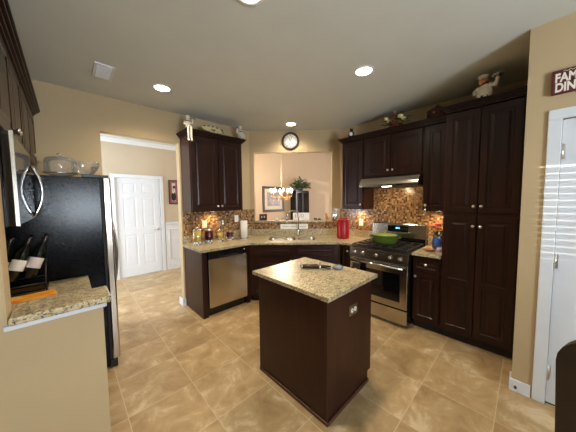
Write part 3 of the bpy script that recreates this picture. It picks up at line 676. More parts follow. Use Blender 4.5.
downlight('lit recessed ceiling light in front of the clock', 2.692, 2.727, 50)
downlight('recessed ceiling light cut off by the top edge of the photo', 0.846, 1.20, 60)
v = T('ceiling_vent', 'small white air vent register on the ceiling', 'vent', (0.315, 2.85, ZC))
link('frame', MB().box(-0.075, 0.075, -0.155, -0.13, -0.010, -0.0005).box(-0.075, 0.075, 0.13, 0.155, -0.010, -0.0005).box(-0.075, -0.052, -0.13, 0.13, -0.010, -0.0005).box(0.052, 0.075, -0.13, 0.13, -0.010, -0.0005), 'white', v, 0.002)
sl_ = MB()
for k in range(13): sl_.box(-0.052, 0.052, -0.002, 0.002, -0.009, 0.009, mat=at(0, -0.12+k*0.02, -0.0085) @ Matrix.Rotation(0.9, 4, 'X'))
link('louvre', sl_, 'white', v)
link('backing', MB().box(-0.052, 0.052, -0.13, 0.13, -0.0012, -0.0004), 'dark', v)
# under-cabinet lamps and hood lamp
WARM = (1.0, 0.66, 0.34)
def puck(label, x, y, z, power, rz=0):
    o = T('under_cabinet_lamp', label, 'lamp', (x, y, z), rz, 'puck lamps under the wall cabinets')
    link('housing', MB().lathe([(0.035, 0), (0.035, -0.010), (0.028, -0.012)], n=18), 'nickel', o)
    link('lens', MB().lathe([(0.027, -0.0122), (0.0, -0.0135)], n=18), 'bulb', o)
    l = bpy.data.lights.new('puck_lamp', 'SPOT'); l.energy = power; l.spot_size = math.radians(160); l.spot_blend = 0.8; l.shadow_soft_size = 0.03; l.color = WARM
    q = bpy.data.objects.new('puck_lamp', l); COL.objects.link(q); q.location = (x, y, z-0.02)
puck('small puck lamp under the cabinet above the canisters', 1.62, YN-0.11, 1.3995, 6)
puck('small puck lamp under the cabinet above the red canister', XE-0.08, 1.93, 1.3995, 6)
puck('small puck lamp under the cabinet beside the pantry', XE-0.12, 0.79, 1.3995, 6)
hl = area('hood_lamp', (3.20, 1.33, 1.712), (0.35, 0, -1), 0.06, 0.40, 4, (1.0, 0.74, 0.42))

# ------------------------------------------------------------------ things on the counters
def canister(label, x, y, r, h, filling, z=0.9205):
    o = T('canister', label, 'canister', (x, y, z), 0, 'glass canisters on the left counter')
    link('base', MB().lathe([(r*0.92, 0), (r*1.02, 0.012), (r*1.02, 0.045), (r*0.95, 0.05)], n=24), 'check', o)
    link('filling', MB().lathe([(0, 0.0505), (r*0.92, 0.0505), (r*0.92, h*0.86), (0, h*0.88)], n=22), filling, o)
    link('jar', MB().lathe([(r*0.97, 0.0503), (r*1.0, 0.07), (r*1.0, h*0.88), (r*0.86, h*0.93)], n=24, caps=False), 'glass', o)
    l = link('lid', MB().lathe([(r*0.9, h*0.93), (r*0.9, h*0.965), (r*0.6, h), (0, h*1.005)], n=24), 'lid', o)
    link('lid_knob', MB().ell((0, 0, h*1.03), (r*0.2, r*0.2, r*0.2)), 'lid', l)
canister('tallest glass canister, filled with yellow pasta, leftmost on the counter', 1.335, 3.30, 0.062, 0.235, 'pasta')
canister('tall glass canister of dark red contents, second from the left', 1.515, 3.31, 0.060, 0.205, 'beans')
canister('shorter glass canister of yellow pasta between the two dark red ones', 1.695, 3.32, 0.056, 0.170, 'pasta')
canister('smallest glass canister, dark red contents, nearest the paper towels', 1.875, 3.33, 0.054, 0.140, 'beans')
o = T('paper_towel_holder', 'white paper towel roll on an upright stand left of the sink', 'paper towels', (2.13, 3.31, 0.9205))
link('base', MB().lathe([(0.075, 0), (0.075, 0.008), (0.06, 0.014)], n=24), 'steel2', o)
link('rod', MB().cyl((0, 0, 0.0145), 0.006, 0.32, 10).ell((0, 0, 0.345), (0.012, 0.012, 0.014)), 'steel2', o)
link('roll', MB().lathe([(0.02, 0.016), (0.058, 0.016), (0.058, 0.295), (0.02, 0.295), (0.02, 0.016)], n=28, caps=False), 'paper', o)
o = T('red_canister', 'tall glossy red lidded canister on the counter left of the range', 'canister', (3.24, 2.09, 0.9205)); o.scale = (1.12, 1.12, 1.08)
link('body', MB().lathe([(0.080, 0), (0.088, 0.010), (0.090, 0.03), (0.090, 0.255), (0.085, 0.265)], n=30), 'red', o)
link('lid', MB().lathe([(0.088, 0.2655), (0.091, 0.272), (0.088, 0.292), (0.05, 0.305), (0, 0.308)], n=30), 'red', o)
link('rim', MB().lathe([(0.091, 0.252), (0.0925, 0.256), (0.091, 0.260)], n=30), 'darkred', o)
link('label_frame', MB().tube([(-0.066, -0.064, 0.06), (-0.075, -0.052, 0.06), (-0.075, -0.052, 0.20), (-0.066, -0.064, 0.20)], 0.003, 6, closed=True), 'darkred', o)
# dutch oven on the left burner
o = T('dutch_oven', 'oval green enamel dutch oven with lid on the left stove burner', 'pot', (3.10, 1.335, 0.9505), -PI/2+0.25); o.scale = (0.87, 0.87, 0.95)
link('body', MB().lathe([(0, 0), (0.13, 0), (0.150, 0.012), (0.160, 0.05), (0.163, 0.115), (0.166, 0.118), (0.158, 0.118), (0.150, 0.02), (0, 0.012)], n=36, sx=1.12, sy=0.86), 'green', o)
l = link('lid', MB().lathe([(0.167, 0.1185), (0.169, 0.124), (0.150, 0.135), (0.09, 0.150), (0, 0.156)], n=36, sx=1.12, sy=0.86), 'greenlid', o)
link('lid_knob', MB().lathe([(0.010, 0.155), (0.010, 0.165), (0.024, 0.172), (0.024, 0.180), (0, 0.184)], n=16), 'greenlid', l)
for s_ in (-1, 1):
    link('handle', MB().tube([(s_*0.176, -0.05, 0.09), (s_*0.215, -0.04, 0.098), (s_*0.225, 0, 0.10), (s_*0.215, 0.04, 0.098), (s_*0.176, 0.05, 0.09)], 0.011, 8), 'green', o)
# mitt hanging on the oven handle
o = T('oven_mitt', 'dark oven mitt with orange print hanging on the left of the oven handle', 'oven mitt', (2.728, 1.545, 0.735), -PI/2)
mv = MB(); prof = [(-0.05, 0.0), (0.05, 0.0), (0.054, -0.10), (0.05, -0.155), (0.02, -0.185), (-0.02, -0.18), (-0.05, -0.15), (-0.052, -0.11), (-0.075, -0.125), (-0.085, -0.10), (-0.07, -0.07), (-0.052, -0.05)]
mv.prism([(a, b) for a, b in reversed(prof)], -0.012, 0.010, mat=at(0, -0.018, -0.016) @ RX)
link('mitt', mv, 'dark', o, 0.006)
link('hanging_loop', MB().tube([(0, 0.017*math.cos(a)-0.0, 0.002+0.018*math.sin(a)) for a in [2*PI*i/14 for i in range(14)]], 0.003, 6, closed=True), 'dark', o)
link('print', MB().ell((0.0, -0.0315, -0.12), (0.03, 0.003, 0.036)), 'orange', o)
# vase by the pantry
o = T('flower_vase', 'blue glass vase holding coral roses beside the pantry', 'vase', (3.28, 0.76, 0.9205)); o.scale = (1.1, 1.1, 1.08)
link('glass', MB().lathe([(0.0, 0.004), (0.040, 0.0), (0.052, 0.02), (0.055, 0.08), (0.045, 0.14), (0.050, 0.175), (0.046, 0.175), (0.041, 0.14), (0.050, 0.08), (0.046, 0.02), (0, 0.008)], n=24), 'blueglass', o)
link('water', MB().lathe([(0, 0.009), (0.044, 0.012), (0.049, 0.08), (0.041, 0.13), (0, 0.13)], n=20), plain('blue_tinted_water', srgb(110, 150, 255), 0.1), o)
st = MB(); fl = MB(); lf = MB()
for k, (a, b, c) in enumerate(((0.0, 0.0, 0.29), (-0.035, 0.03, 0.27), (0.02, 0.045, 0.275), (-0.045, -0.015, 0.255))):
    st.tube([(a*0.2, b*0.2, 0.02), (a*0.6, b*0.6, 0.15), (a, b, c-0.02)], 0.003, 6)
    fl.ell((a, b, c), (0.022, 0.022, 0.02), 10, 7)
    for i in range(9):
        an = 2.4*i; rr = 0.014+0.0018*i
        fl.ell((0, 0, 0), (0.017, 0.007, 0.018), 8, 6, mat=at(a+rr*math.cos(an), b+rr*math.sin(an), c+0.004-0.0012*i) @ Matrix.Rotation(an+PI/2, 4, 'Z') @ Matrix.Rotation(0.5, 4, 'X'))
def leaf(mb, p, yaw, pitch, L, W):
    m = Matrix.Translation(p) @ Matrix.Rotation(yaw, 4, 'Z') @ Matrix.Rotation(-pitch, 4, 'Y')
    mb.add([(0, 0, 0), (L*0.35, W/2, L*0.05), (L*0.75, W*0.36, L*0.02), (L, 0, -L*0.08), (L*0.75, -W*0.36, L*0.02), (L*0.35, -W/2, L*0.05), (L*0.35, 0, -L*0.02), (L*0.75, 0, -L*0.05)],
           [(0, 6, 1), (1, 6, 7, 2), (2, 7, 3), (0, 5, 6), (5, 4, 7, 6), (4, 3, 7)], True, m)
for i in range(14): leaf(lf, (0.02*math.cos(i), 0.02*math.sin(i), 0.17+0.005*(i % 5)), i*2.1, 0.3+0.25*(i % 3), 0.06, 0.026)
link('stems', st, 'leaf', o); link('roses', fl, 'rose', o); link('leaves', lf, 'leaf', o)
o = T('wooden_dish', 'small flat honey-coloured wooden dish on the counter by the vase', 'dish', (3.16, 0.82, 0.9205))
link('dish', MB().lathe([(0, 0), (0.05, 0), (0.075, 0.016), (0.078, 0.016), (0.070, 0.006), (0, 0.006)], n=28, sy=0.8), 'woodtray', o)
o = T('votive_cup', 'tiny pale glass cup standing in front of the blue vase', 'cup', (3.17, 0.715, 0.9205))
link('cup', MB().lathe([(0, 0), (0.022, 0), (0.028, 0.045), (0.024, 0.045), (0.019, 0.006), (0, 0.006)], n=20), plain('lilac_glass', srgb(196, 186, 224), 0.1), o)
link('candle', MB().cyl((0, 0, 0.0065), 0.018, 0.022, 16), 'paper', o)
# ornament hanging on the cabinet knob
o = T('hanging_ornament', 'little silver ornament dangling from the knob of the cabinet beside the pantry', 'ornament', (3.183, 0.878, 1.475), -PI/2)
link('cord', MB().tube([(-0.010, -0.012, 0.002), (0, -0.012, 0.019), (0.010, -0.012, 0.002), (0.004, -0.006, -0.05), (-0.004, -0.006, -0.05)], 0.0016, 6, closed=True), 'steel2', o)
link('charm', MB().ell((0, -0.008, -0.068), (0.018, 0.007, 0.020)).ell((0.004, -0.008, -0.098), (0.010, 0.006, 0.014)).ell((-0.008, -0.008, -0.122), (0.014, 0.006, 0.012)), 'steel2', o)

# on the island: an elongated corkscrew-like tool with a small tag
o = T('corkscrew', 'dark bronze lever corkscrew lying on the island top', 'corkscrew', (1.60, 1.33, 0.9205), math.radians(-48))
link('body', MB().tube([(-0.13, 0, 0.022), (-0.115, 0, 0.024), (0.02, 0, 0.026), (0.06, 0, 0.024), (0.10, 0, 0.022)], [0.014, 0.021, 0.021, 0.018, 0.014], 12), 'bronze', o)
for x in (0.04, -0.125): link('collar', MB().tube([(x, 0.0, 0.0255), (x+0.015, 0.0, 0.0255)], 0.025, 12), 'steel2', o)
link('lever', MB().tube([(0.06, 0.0, 0.025), (0.10, 0.028, 0.02), (0.15, 0.034, 0.012)], [0.010, 0.009, 0.008], 8), 'black', o)
link('lever', MB().tube([(0.06, 0.0, 0.025), (0.10, -0.028, 0.02), (0.14, -0.036, 0.012)], [0.010, 0.009, 0.008], 8), 'black', o)
o = T('foil_cutter', 'small round grey-blue foil cutter beside the corkscrew on the island', 'foil cutter', (1.748, 1.182, 0.9205), math.radians(-40))
link('ring', MB().tube([(0.034*math.cos(a), 0.026*math.sin(a), 0.016) for a in [2*PI*i/20 for i in range(20)]], 0.016, 8, closed=True), 'teal', o)
link('hub', MB().lathe([(0, 0.002), (0.026, 0.002), (0.026, 0.02), (0, 0.02)], n=20), 'dark', o)

# on the west counter
rk = T('wine_rack', 'dark metal wine rack on the counter against the refrigerator', 'wine rack', (-0.285, 2.49, 0.9205))
rm = MB()
for x in (-0.14, 0.15):
    rm.tube([(x, -0.12, 0.004), (x, 0.12, 0.004)], 0.005, 6).tube([(x, -0.12, 0.004), (x, -0.12, 0.10), (x, 0.02, 0.19), (x, 0.12, 0.19), (x, 0.12, 0.004)], 0.005, 6)
for y, z in ((-0.12, 0.06), (-0.12, 0.004), (0.12, 0.06), (0.12, 0.19)): rm.tube([(-0.14, y, z), (0.15, y, z)], 0.005, 6)
link('frame', rm, 'iron', rk)
link('tray', MB().box(-0.134, 0.144, -0.112, 0.112, 0.009, 0.05), 'black', rk, 0.004)
def bottle(label, base, d, labmat='label'):
    o = T('wine_bottle', label, 'wine bottle', base, 0, 'wine bottles in the rack')
    q = Vector(d).to_track_quat('Z', 'Y').to_matrix().to_4x4()
    link('glass', MB().lathe([(0, 0.006), (0.030, 0), (0.037, 0.006), (0.037, 0.185), (0.030, 0.215), (0.015, 0.245), (0.0135, 0.295), (0.0155, 0.297), (0.0155, 0.31), (0, 0.31)], n=20, mat=q), 'bottle', o)
    link('label', MB().lathe([(0.0374, 0.075), (0.0378, 0.076), (0.0378, 0.148), (0.0374, 0.149)], n=24, mat=q, caps=False), labmat, o)
    link('foil', MB().lathe([(0.0148, 0.262), (0.0152, 0.263), (0.0162, 0.300), (0.0162, 0.3115), (0, 0.3118)], n=16, mat=q), 'foil', o)
bottle('wine bottle with a cream label, leftmost in the rack', (-0.385, 2.45, 1.012), (0.22, 0.10, 0.66))
bottle('wine bottle in front with a white label, pointing up right', (-0.305, 2.43, 1.012), (0.24, 0.12, 0.66))
bottle('wine bottle with a tan label, nearest the refrigerator side', (-0.225, 2.45, 1.012), (0.24, 0.12, 0.66), 'pale')
o = T('magazine', 'orange and yellow magazine lying on the counter in front of the wine bottles', 'magazine', (-0.19, 2.26, 0.9205), 0.12)
link('pages', MB().box(-0.14, 0.105, -0.075, 0.075, 0, 0.006), 'paper', o)
link('cover', MB().box(-0.142, 0.107, -0.077, 0.077, 0.0065, 0.008), 'orange', o)

# on top of the refrigerator
FT = 1.7905
o = T('cake_dome', 'clear glass cake dome with a knob on top of the refrigerator', 'cake dome', (-0.02, 2.90, FT))
link('stand', MB().lathe([(0.075, 0), (0.08, 0.006), (0.112, 0.016), (0.120, 0.022), (0.110, 0.022), (0, 0.02)], n=32), 'crystal', o)
d = link('dome', MB().lathe([(0.104, 0.0245), (0.107, 0.03), (0.107, 0.12), (0.097, 0.145), (0.06, 0.160), (0.012, 0.163)], n=32, caps=False), 'crystal', o)
link('knob', MB().lathe([(0.010, 0.163), (0.012, 0.172), (0.024, 0.182), (0.02, 0.194), (0, 0.198)], n=16), 'crystal', d)
def facet_bowl(name, label, cat, x, y, r, h):
    o = T(name, label, cat, (x, y, FT))
    mb = MB(); n = 18; pr = [(r*0.45, 0.0), (r*0.5, h*0.12), (r*0.8, h*0.45), (r*0.96, h*0.8), (r*0.9, h)]; vs = []; fs = []
    for k, (q, z) in enumerate(pr):
        for i in range(n): a = 2*PI*(i+0.5*(k % 2))/n; vs.append((q*math.cos(a)*(1+0.05*(i % 2)), q*math.sin(a)*(1+0.05*(i % 2)), z))
    for k in range(len(pr)-1):
        for i in range(n):
            j = (i+1) % n
            if k % 2 == 0: fs += [(k*n+i, k*n+j, (k+1)*n+i), (k*n+j, (k+1)*n+j, (k+1)*n+i)]
            else: fs += [(k*n+i, k*n+j, (k+1)*n+j), (k*n+i, (k+1)*n+j, (k+1)*n+i)]
    mb.add(vs, fs + [tuple(reversed(range(n)))]); link('bowl', mb, 'crystal', o)
    rim = MB()
    for i in range(n): a = 2*PI*i/n; rim.ell((r*0.9*math.cos(a), r*0.9*math.sin(a), h), (r*0.11, r*0.11, r*0.09), 8, 6)
    link('scalloped_rim', rim, 'crystal', o)
facet_bowl('crystal_bowl', 'cut crystal bowl sparkling beside the cake dome', 'bowl', 0.145, 2.775, 0.095, 0.115)
facet_bowl('crystal_dish', 'cut glass dish half hidden behind the microwave handle', 'bowl', -0.245, 3.03, 0.075, 0.075)

# ------------------------------------------------------------------ on top of the cabinets
CT = 2.5065
def chef_sit(label, loc, rz, sc, jacket, skinm, up_right=True, leg=0.13):
    o = T('chef_figurine', label, 'figurine', loc, rz)
    s = 1 if up_right else -1; k = sc
    b = MB()
    b.ell((0, 0.01*k, 0.075*k), (0.055*k, 0.042*k, 0.078*k)).ell((0, 0.0, 0.125*k), (0.058*k, 0.034*k, 0.03*k)).tube([(0, 0, 0.13*k), (0, 0, 0.175*k)], 0.02*k, 8)
    for q in (-1, 1):
        b.tube([(q*0.027*k, 0.0, 0.026*k), (q*0.030*k, -0.075*k, 0.028*k), (q*0.032*k, -0.092*k, 0.01*k), (q*0.032*k, -0.092*k, -leg*k)], [0.028*k, 0.026*k, 0.024*k, 0.019*k], 10)
        b.ell((q*0.033*k, -0.105*k, -leg*k-0.005*k), (0.019*k, 0.032*k, 0.015*k))
    b.tube([(s*0.055*k, 0, 0.125*k), (s*0.088*k, -0.02*k, 0.11*k), (s*0.098*k, -0.03*k, 0.19*k)], [0.022*k, 0.018*k, 0.013*k], 8).ell((s*0.098*k, -0.03*k, 0.197*k), 0.014*k)
    b.tube([(-s*0.055*k, 0, 0.125*k), (-s*0.095*k, -0.01*k, 0.08*k), (-s*0.05*k, -0.045*k, 0.055*k)], [0.022*k, 0.018*k, 0.013*k], 8).ell((-s*0.045*k, -0.05*k, 0.055*k), 0.014*k)
    link('body', b, jacket, o, remesh=0.004*k)
    h = MB().ell((0, -0.004*k, 0.195*k), (0.031*k, 0.033*k, 0.037*k)).ell((0, -0.037*k, 0.192*k), (0.008*k, 0.010*k, 0.008*k)).ell((0.031*k, 0, 0.195*k), (0.006*k, 0.009*k, 0.011*k)).ell((-0.031*k, 0, 0.195*k), (0.006*k, 0.009*k, 0.011*k))
    hd = link('head', h, skinm, o)
    link('eyes', MB().ell((0.012*k, -0.034*k, 0.202*k), 0.004*k, 8, 6).ell((-0.012*k, -0.034*k, 0.202*k), 0.004*k, 8, 6), 'rubber', hd)
    link('moustache', MB().ell((0.009*k, -0.036*k, 0.182*k), (0.010*k, 0.005*k, 0.004*k), 8, 6).ell((-0.009*k, -0.036*k, 0.182*k), (0.010*k, 0.005*k, 0.004*k), 8, 6), 'dark', hd)
    ht = MB().lathe([(0.032, 0.215), (0.033, 0.235), (0.040, 0.240)], n=16, mat=Matrix.Scale(k, 4))
    for i in range(6): ht.ell((0.022*k*math.cos(i*PI/3), 0.022*k*math.sin(i*PI/3), 0.252*k), (0.022*k, 0.022*k, 0.019*k), 10, 7)
    ht.ell((0, 0, 0.26*k), (0.024*k, 0.024*k, 0.018*k)); link('chef_hat', ht, jacket, o)
    link('apron', MB().ell((0, -0.036*k, 0.07*k), (0.034*k, 0.012*k, 0.048*k)), jacket, o)
    link('scarf', MB().tube([(0.026*k*math.cos(a), 0.026*k*math.sin(a), 0.155*k) for a in [2*PI*i/14 for i in range(14)]], 0.008*k, 6, closed=True), 'darkred' if jacket != 'grey' else 'dark', o)
    return o, s, k
o, s, k = chef_sit('white chef figurine dangling its legs over the left end of the cabinet, tray raised', (1.20, 3.14, CT+0.001), 0.0, 0.60, 'porcelain', 'porcelain', True, 0.27)
link('tray', MB().lathe([(0, 0), (0.04*k, 0), (0.05*k, 0.008*k), (0.046*k, 0.008*k), (0, 0.003*k)], (0.098*k, -0.03*k, 0.213*k), 20), 'lid', o)
link('food', MB().ell((0.098*k, -0.03*k, 0.225*k), (0.03*k, 0.03*k, 0.016*k)), 'cream', o)
o, s, k = chef_sit('small grey chef figurine sitting at the right end of the cabinet beside the platter', (2.04, 3.215, CT+0.022), 0.0, 0.74, 'grey', 'grey', False, 0.012)
link('cup', MB().lathe([(0, 0), (0.014*k, 0), (0.018*k, 0.03*k), (0, 0.03*k)], (-0.098*k, -0.03*k, 0.207*k), 12), 'lid', o)
o = T('platter', 'oval cream platter with dark checked rim lying between the two chef figurines', 'platter', (1.565, 3.20, CT)); o.scale = (0.84, 0.84, 0.84)
PL = at(0, 0, 0.064) @ Matrix.Rotation(0.95, 4, 'X')
link('dish', MB().lathe([(0, 0.0), (0.12, 0.0), (0.155, 0.018), (0.16, 0.024), (0.13, 0.016), (0, 0.008)], n=40, mat=PL, sx=1.2, sy=0.46), 'cream', o)
link('rim', MB().lathe([(0.150, 0.021), (0.170, 0.030), (0.172, 0.034), (0.150, 0.027), (0.150, 0.021)], n=40, mat=PL, sx=1.2, sy=0.46, caps=False), 'checkrim', o)
link('rooster_motif', MB().ell((0.02, 0.0, 0.0165), (0.028, 0.018, 0.003), mat=PL).ell((0.045, 0.015, 0.0165), (0.012, 0.010, 0.003), mat=PL).ell((-0.012, 0.015, 0.0165), (0.014, 0.014, 0.003), mat=PL), 'dark', o)
link('easel', MB().box(-0.06, 0.06, -0.02, 0.06, 0.0, 0.006).box(-0.06, -0.05, 0.05, 0.06, 0.006, 0.07).box(0.05, 0.06, 0.05, 0.06, 0.006, 0.07), 'frame', o)
# black and white cow-like figurine on the left end of the range-side cabinets
o = T('ceramic_jar', 'small black and white jar at the left end above the range-side cabinets', 'figurine', (3.20, 1.925, CT))
link('body', MB().lathe([(0, 0), (0.035, 0), (0.048, 0.03), (0.045, 0.065), (0.028, 0.085), (0, 0.09)], n=20), 'rubber', o)
link('belly', MB().ell((-0.028, -0.010, 0.04), (0.028, 0.030, 0.032)), 'paper', o)
link('head', MB().ell((0, 0, 0.105), (0.026, 0.026, 0.024)).ell((0.0, 0.018, 0.128), (0.007, 0.007, 0.010)).ell((0, -0.018, 0.128), (0.007, 0.007, 0.010)), 'rubber', o)
link('handle', MB().tube([(0.0, -0.045, 0.03), (0, -0.075, 0.045), (0, -0.07, 0.075), (0, -0.035, 0.078)], 0.005, 6), 'grey', o)
o = T('flower_arrangement', 'arrangement of cream and burgundy flowers with green leaves above the hood cabinets', 'flowers', (3.27, 1.28, CT))
link('pot', MB().lathe([(0.0, 0), (0.07, 0), (0.085, 0.05), (0.078, 0.05), (0, 0.03)], n=22), 'darkred', o)
lf = MB(); l2 = MB(); fl = MB(); f2 = MB(); rnd = random.Random(3)
for i in range(120):
    a = rnd.uniform(0, 2*PI); e = rnd.uniform(0.0, 1.3); R = rnd.uniform(0.04, 0.13)
    p = (0.8*R*math.cos(a)*math.cos(e), 1.15*R*math.sin(a)*math.cos(e), 0.06+R*math.sin(e)*0.95)
    leaf(lf if i % 3 else l2, p, a+rnd.uniform(-0.5, 0.5), e*0.8+rnd.uniform(-0.4, 0.3), rnd.uniform(0.05, 0.085), 0.03)
def blossom(mb, c, r):
    mb.ell(c, (r*0.6, r*0.6, r*0.55), 8, 6)
    for i in range(8):
        a = 2*PI*i/8; mb.ell((0, 0, 0), (r*0.42, r*0.22, r*0.4), 8, 5, mat=at(c[0]+r*0.6*math.cos(a), c[1]+r*0.6*math.sin(a), c[2]) @ Matrix.Rotation(a+PI/2, 4, 'Z'))
for c, r in (((-0.09, 0.10, 0.13), 0.04), ((-0.10, 0.06, 0.085), 0.034), ((-0.10, -0.09, 0.12), 0.045), ((-0.07, -0.12, 0.09), 0.036), ((-0.06, 0.01, 0.2), 0.03)): q_ = MB(); blossom(q_, c, r); link('cream_flower', q_, 'petal', o)
for c, r in (((-0.11, -0.01, 0.12), 0.042), ((-0.09, 0.02, 0.17), 0.036), ((-0.08, -0.06, 0.18), 0.034), ((-0.11, 0.03, 0.075), 0.034), ((-0.07, 0.14, 0.16), 0.034)): q_ = MB(); blossom(q_, c, r); link('burgundy_flower', q_, 'wine', o)
link('leaves', lf, 'leaf', o); link('pale_leaves', l2, 'leaf2', o)
o = T('wicker_basket', 'dark reddish lidded basket on the cabinet top next to the pantry', 'basket', (3.27, 0.80, CT))
bk = MB()
for i in range(9): z = 0.006+i*0.0095; bk.lathe([(0.092+0.012*math.sin(i*0.35), z-0.006), (0.100+0.012*math.sin(i*0.35), z), (0.092+0.012*math.sin(i*0.35), z+0.006)], n=28)
bk.lathe([(0, 0.0), (0.094, 0.0), (0.1, 0.085), (0, 0.085)], n=24); link('body', bk, 'basket', o)
ld = MB()
for i in range(5): r = 0.104-i*0.020; ld.tube([(r*math.cos(a), r*math.sin(a), 0.095+i*0.011) for a in [2*PI*j/22 for j in range(22)]], 0.009, 6, closed=True)
ld.lathe([(0.1, 0.088), (0.085, 0.112), (0.05, 0.135), (0, 0.145)], n=24); l = link('lid', ld, 'basket', o)
link('lid_knob', MB().ell((0, 0, 0.157), (0.018, 0.018, 0.014)), 'darkred', l)
link('side_stud', MB().ell((-0.11, 0.01, 0.06), (0.006, 0.010, 0.010)), 'nickel', o)
# pantry-top chef
o = T('chef_figurine', 'plump chef figurine holding up a tray on top of the pantry', 'figurine', (2.965, 0.335, CT), -PI/2-0.35)
b = MB(); b.ell((0, 0, 0.072), (0.075, 0.055, 0.072)).ell((0, 0, 0.125), (0.058, 0.042, 0.04)).lathe([(0.0, 0.0), (0.066, 0.0), (0.072, 0.03), (0.0, 0.05)], n=20)
b.tube([(0.05, 0, 0.135), (0.105, -0.015, 0.115), (0.125, -0.025, 0.165)], [0.026, 0.022, 0.015], 10).ell((0.125, -0.025, 0.17), 0.017)
b.tube([(-0.05, 0, 0.135), (-0.10, 0.0, 0.105), (-0.075, -0.045, 0.075)], [0.026, 0.022, 0.016], 10).ell((-0.068, -0.05, 0.072), 0.017)
b.tube([(0, 0, 0.14), (-0.012, 0, 0.18)], 0.022, 8)
link('body', b, 'porcelain', o, remesh=0.004)
hd = link('head', MB().ell((-0.014, -0.004, 0.195), (0.036, 0.037, 0.040)).ell((-0.014, -0.042, 0.192), (0.010, 0.011, 0.009)).ell((0.022, 0, 0.195), (0.006, 0.009, 0.012)).ell((-0.05, 0, 0.195), (0.006, 0.009, 0.012)), 'skin', o)
link('eyes', MB().ell((0.0, -0.036, 0.205), 0.004, 8, 6).ell((-0.028, -0.036, 0.205), 0.004, 8, 6), 'rubber', hd)
ht = MB().lathe([(0.036, 0.218), (0.036, 0.236), (0.042, 0.240)], (-0.016, 0, 0), 16)
for i in range(6): ht.ell((-0.016+0.026*math.cos(i*PI/3), 0.026*math.sin(i*PI/3), 0.248), (0.024, 0.024, 0.016), 10, 7)
ht.ell((-0.016, 0, 0.254), (0.026, 0.026, 0.014)); link('chef_hat', ht, 'porcelain', o)
link('scarf', MB().tube([(-0.008+0.034*math.cos(a), 0.032*math.sin(a), 0.155+0.012*math.cos(a)) for a in [2*PI*i/16 for i in range(16)]], 0.010, 6, closed=True), 'red', o)
o.scale = (0.88, 0.88, 0.88)
TM = at(0.135, -0.028, 0.190) @ Matrix.Rotation(-0.12, 4, 'Y') @ Matrix.Scale(0.8, 4)
link('tray', MB().lathe([(0, 0), (0.055, 0), (0.068, 0.008), (0.063, 0.008), (0, 0.003)], n=22, mat=TM), 'lid', o)
link('checked_hem', MB().lathe([(0.0735, 0.004), (0.0745, 0.006), (0.0745, 0.022), (0.0735, 0.024)], n=24, sy=0.96), 'check', o)

# ------------------------------------------------------------------ pass-through: sill objects (local x along the sill, local y away from the kitchen)
def sp_(s_, n_): q = dpt(s_, DW/math.sqrt(2)+n_); return (q[0], q[1])
SZ = 1.1825; SR = -PI/4
o = T('photo_frame', 'small dark framed photo at the left end of the pass-through sill', 'photo frame', (*sp_(-0.56, 0.07), SZ), SR)
TL = Matrix.Rotation(-0.15, 4, 'X')
link('frame', MB().box(-0.072, 0.072, 0, 0.012, 0.0, 0.016, TL).box(-0.072, 0.072, 0, 0.012, 0.104, 0.12, TL).box(-0.072, -0.056, 0, 0.012, 0.016, 0.104, TL).box(0.056, 0.072, 0, 0.012, 0.016, 0.104, TL), 'darkred', o, 0.002)
ph = link('photo', MB().box(-0.056, 0.056, 0.004, 0.008, 0.016, 0.104, TL), 'dark', o)
link('faces', MB().ell((-0.022, 0.003, 0.062), (0.014, 0.0015, 0.020), mat=TL).ell((0.022, 0.003, 0.066), (0.014, 0.0015, 0.020), mat=TL), 'pale', ph)
link('stand', MB().box(-0.012, 0.012, 0.02, 0.06, 0.0, 0.004).box(-0.012, 0.012, 0.012, 0.018, 0.03, 0.09, Matrix.Rotation(0.35, 4, 'X')), 'dark', o)
o = T('candle', 'short white candle on a little dish on the sill right of the photo frame', 'candle', (*sp_(-0.30, 0.06), SZ), SR)
link('dish', MB().lathe([(0, 0), (0.03, 0), (0.045, 0.010), (0.042, 0.010), (0, 0.004)], n=20), 'lid', o)
link('wax', MB().lathe([(0, 0.0045), (0.02, 0.0045), (0.02, 0.05), (0.016, 0.046), (0, 0.046)], n=16), 'paper', o)
link('wick', MB().tube([(0, 0, 0.046), (0.002, 0, 0.062)], 0.0015, 6), 'rubber', o)
o = T('reading_glasses', 'dark pair of glasses lying on the sill between candle and white sign', 'glasses', (*sp_(-0.155, 0.05), SZ), SR)
g = MB()
for q in (-1, 1):
    g.tube([(q*0.034+0.027*math.cos(a), 0, 0.022+0.019*math.sin(a)) for a in [2*PI*i/16 for i in range(16)]], 0.003, 6, closed=True)
    g.tube([(q*0.062, 0, 0.024), (q*0.064, 0.06, 0.022), (q*0.058, 0.115, 0.006)], 0.0025, 6)
g.tube([(-0.007, 0, 0.026), (0, 0, 0.029), (0.007, 0, 0.026)], 0.003, 6); link('frame', g, 'rubber', o)
o = T('box_sign', 'square white box sign with dark rings on the sill in front of the hutch', 'sign', (*sp_(0.145, 0.05), SZ), SR)
link('box', MB().box(-0.15, 0.15, 0, 0.035, 0.0, 0.135), 'paper', o, 0.002)
rg_ = MB()
for x in (-0.045, 0.02): rg_.tube([(x+0.022*math.cos(a), -0.001, 0.085+0.03*math.sin(a)) for a in [2*PI*i/18 for i in range(18)]], 0.0035, 6, closed=True)
rg_.box(-0.105, -0.098, -0.002, 0.0, 0.05, 0.115); link('dark_marks', rg_, 'dark', o)
o = T('toy_train', 'low black toy figure row on the sill right of the white box sign', 'figurine', (*sp_(0.445, 0.05), SZ), SR)
link('body', MB().ell((-0.035, 0, 0.022), (0.028, 0.016, 0.014)).ell((0.035, 0, 0.02), (0.028, 0.016, 0.013)).tube([(-0.01, 0, 0.018), (0.012, 0, 0.018)], 0.006, 6).ell((-0.06, 0, 0.034), (0.011, 0.010, 0.012)), 'rubber', o)
fe = MB()
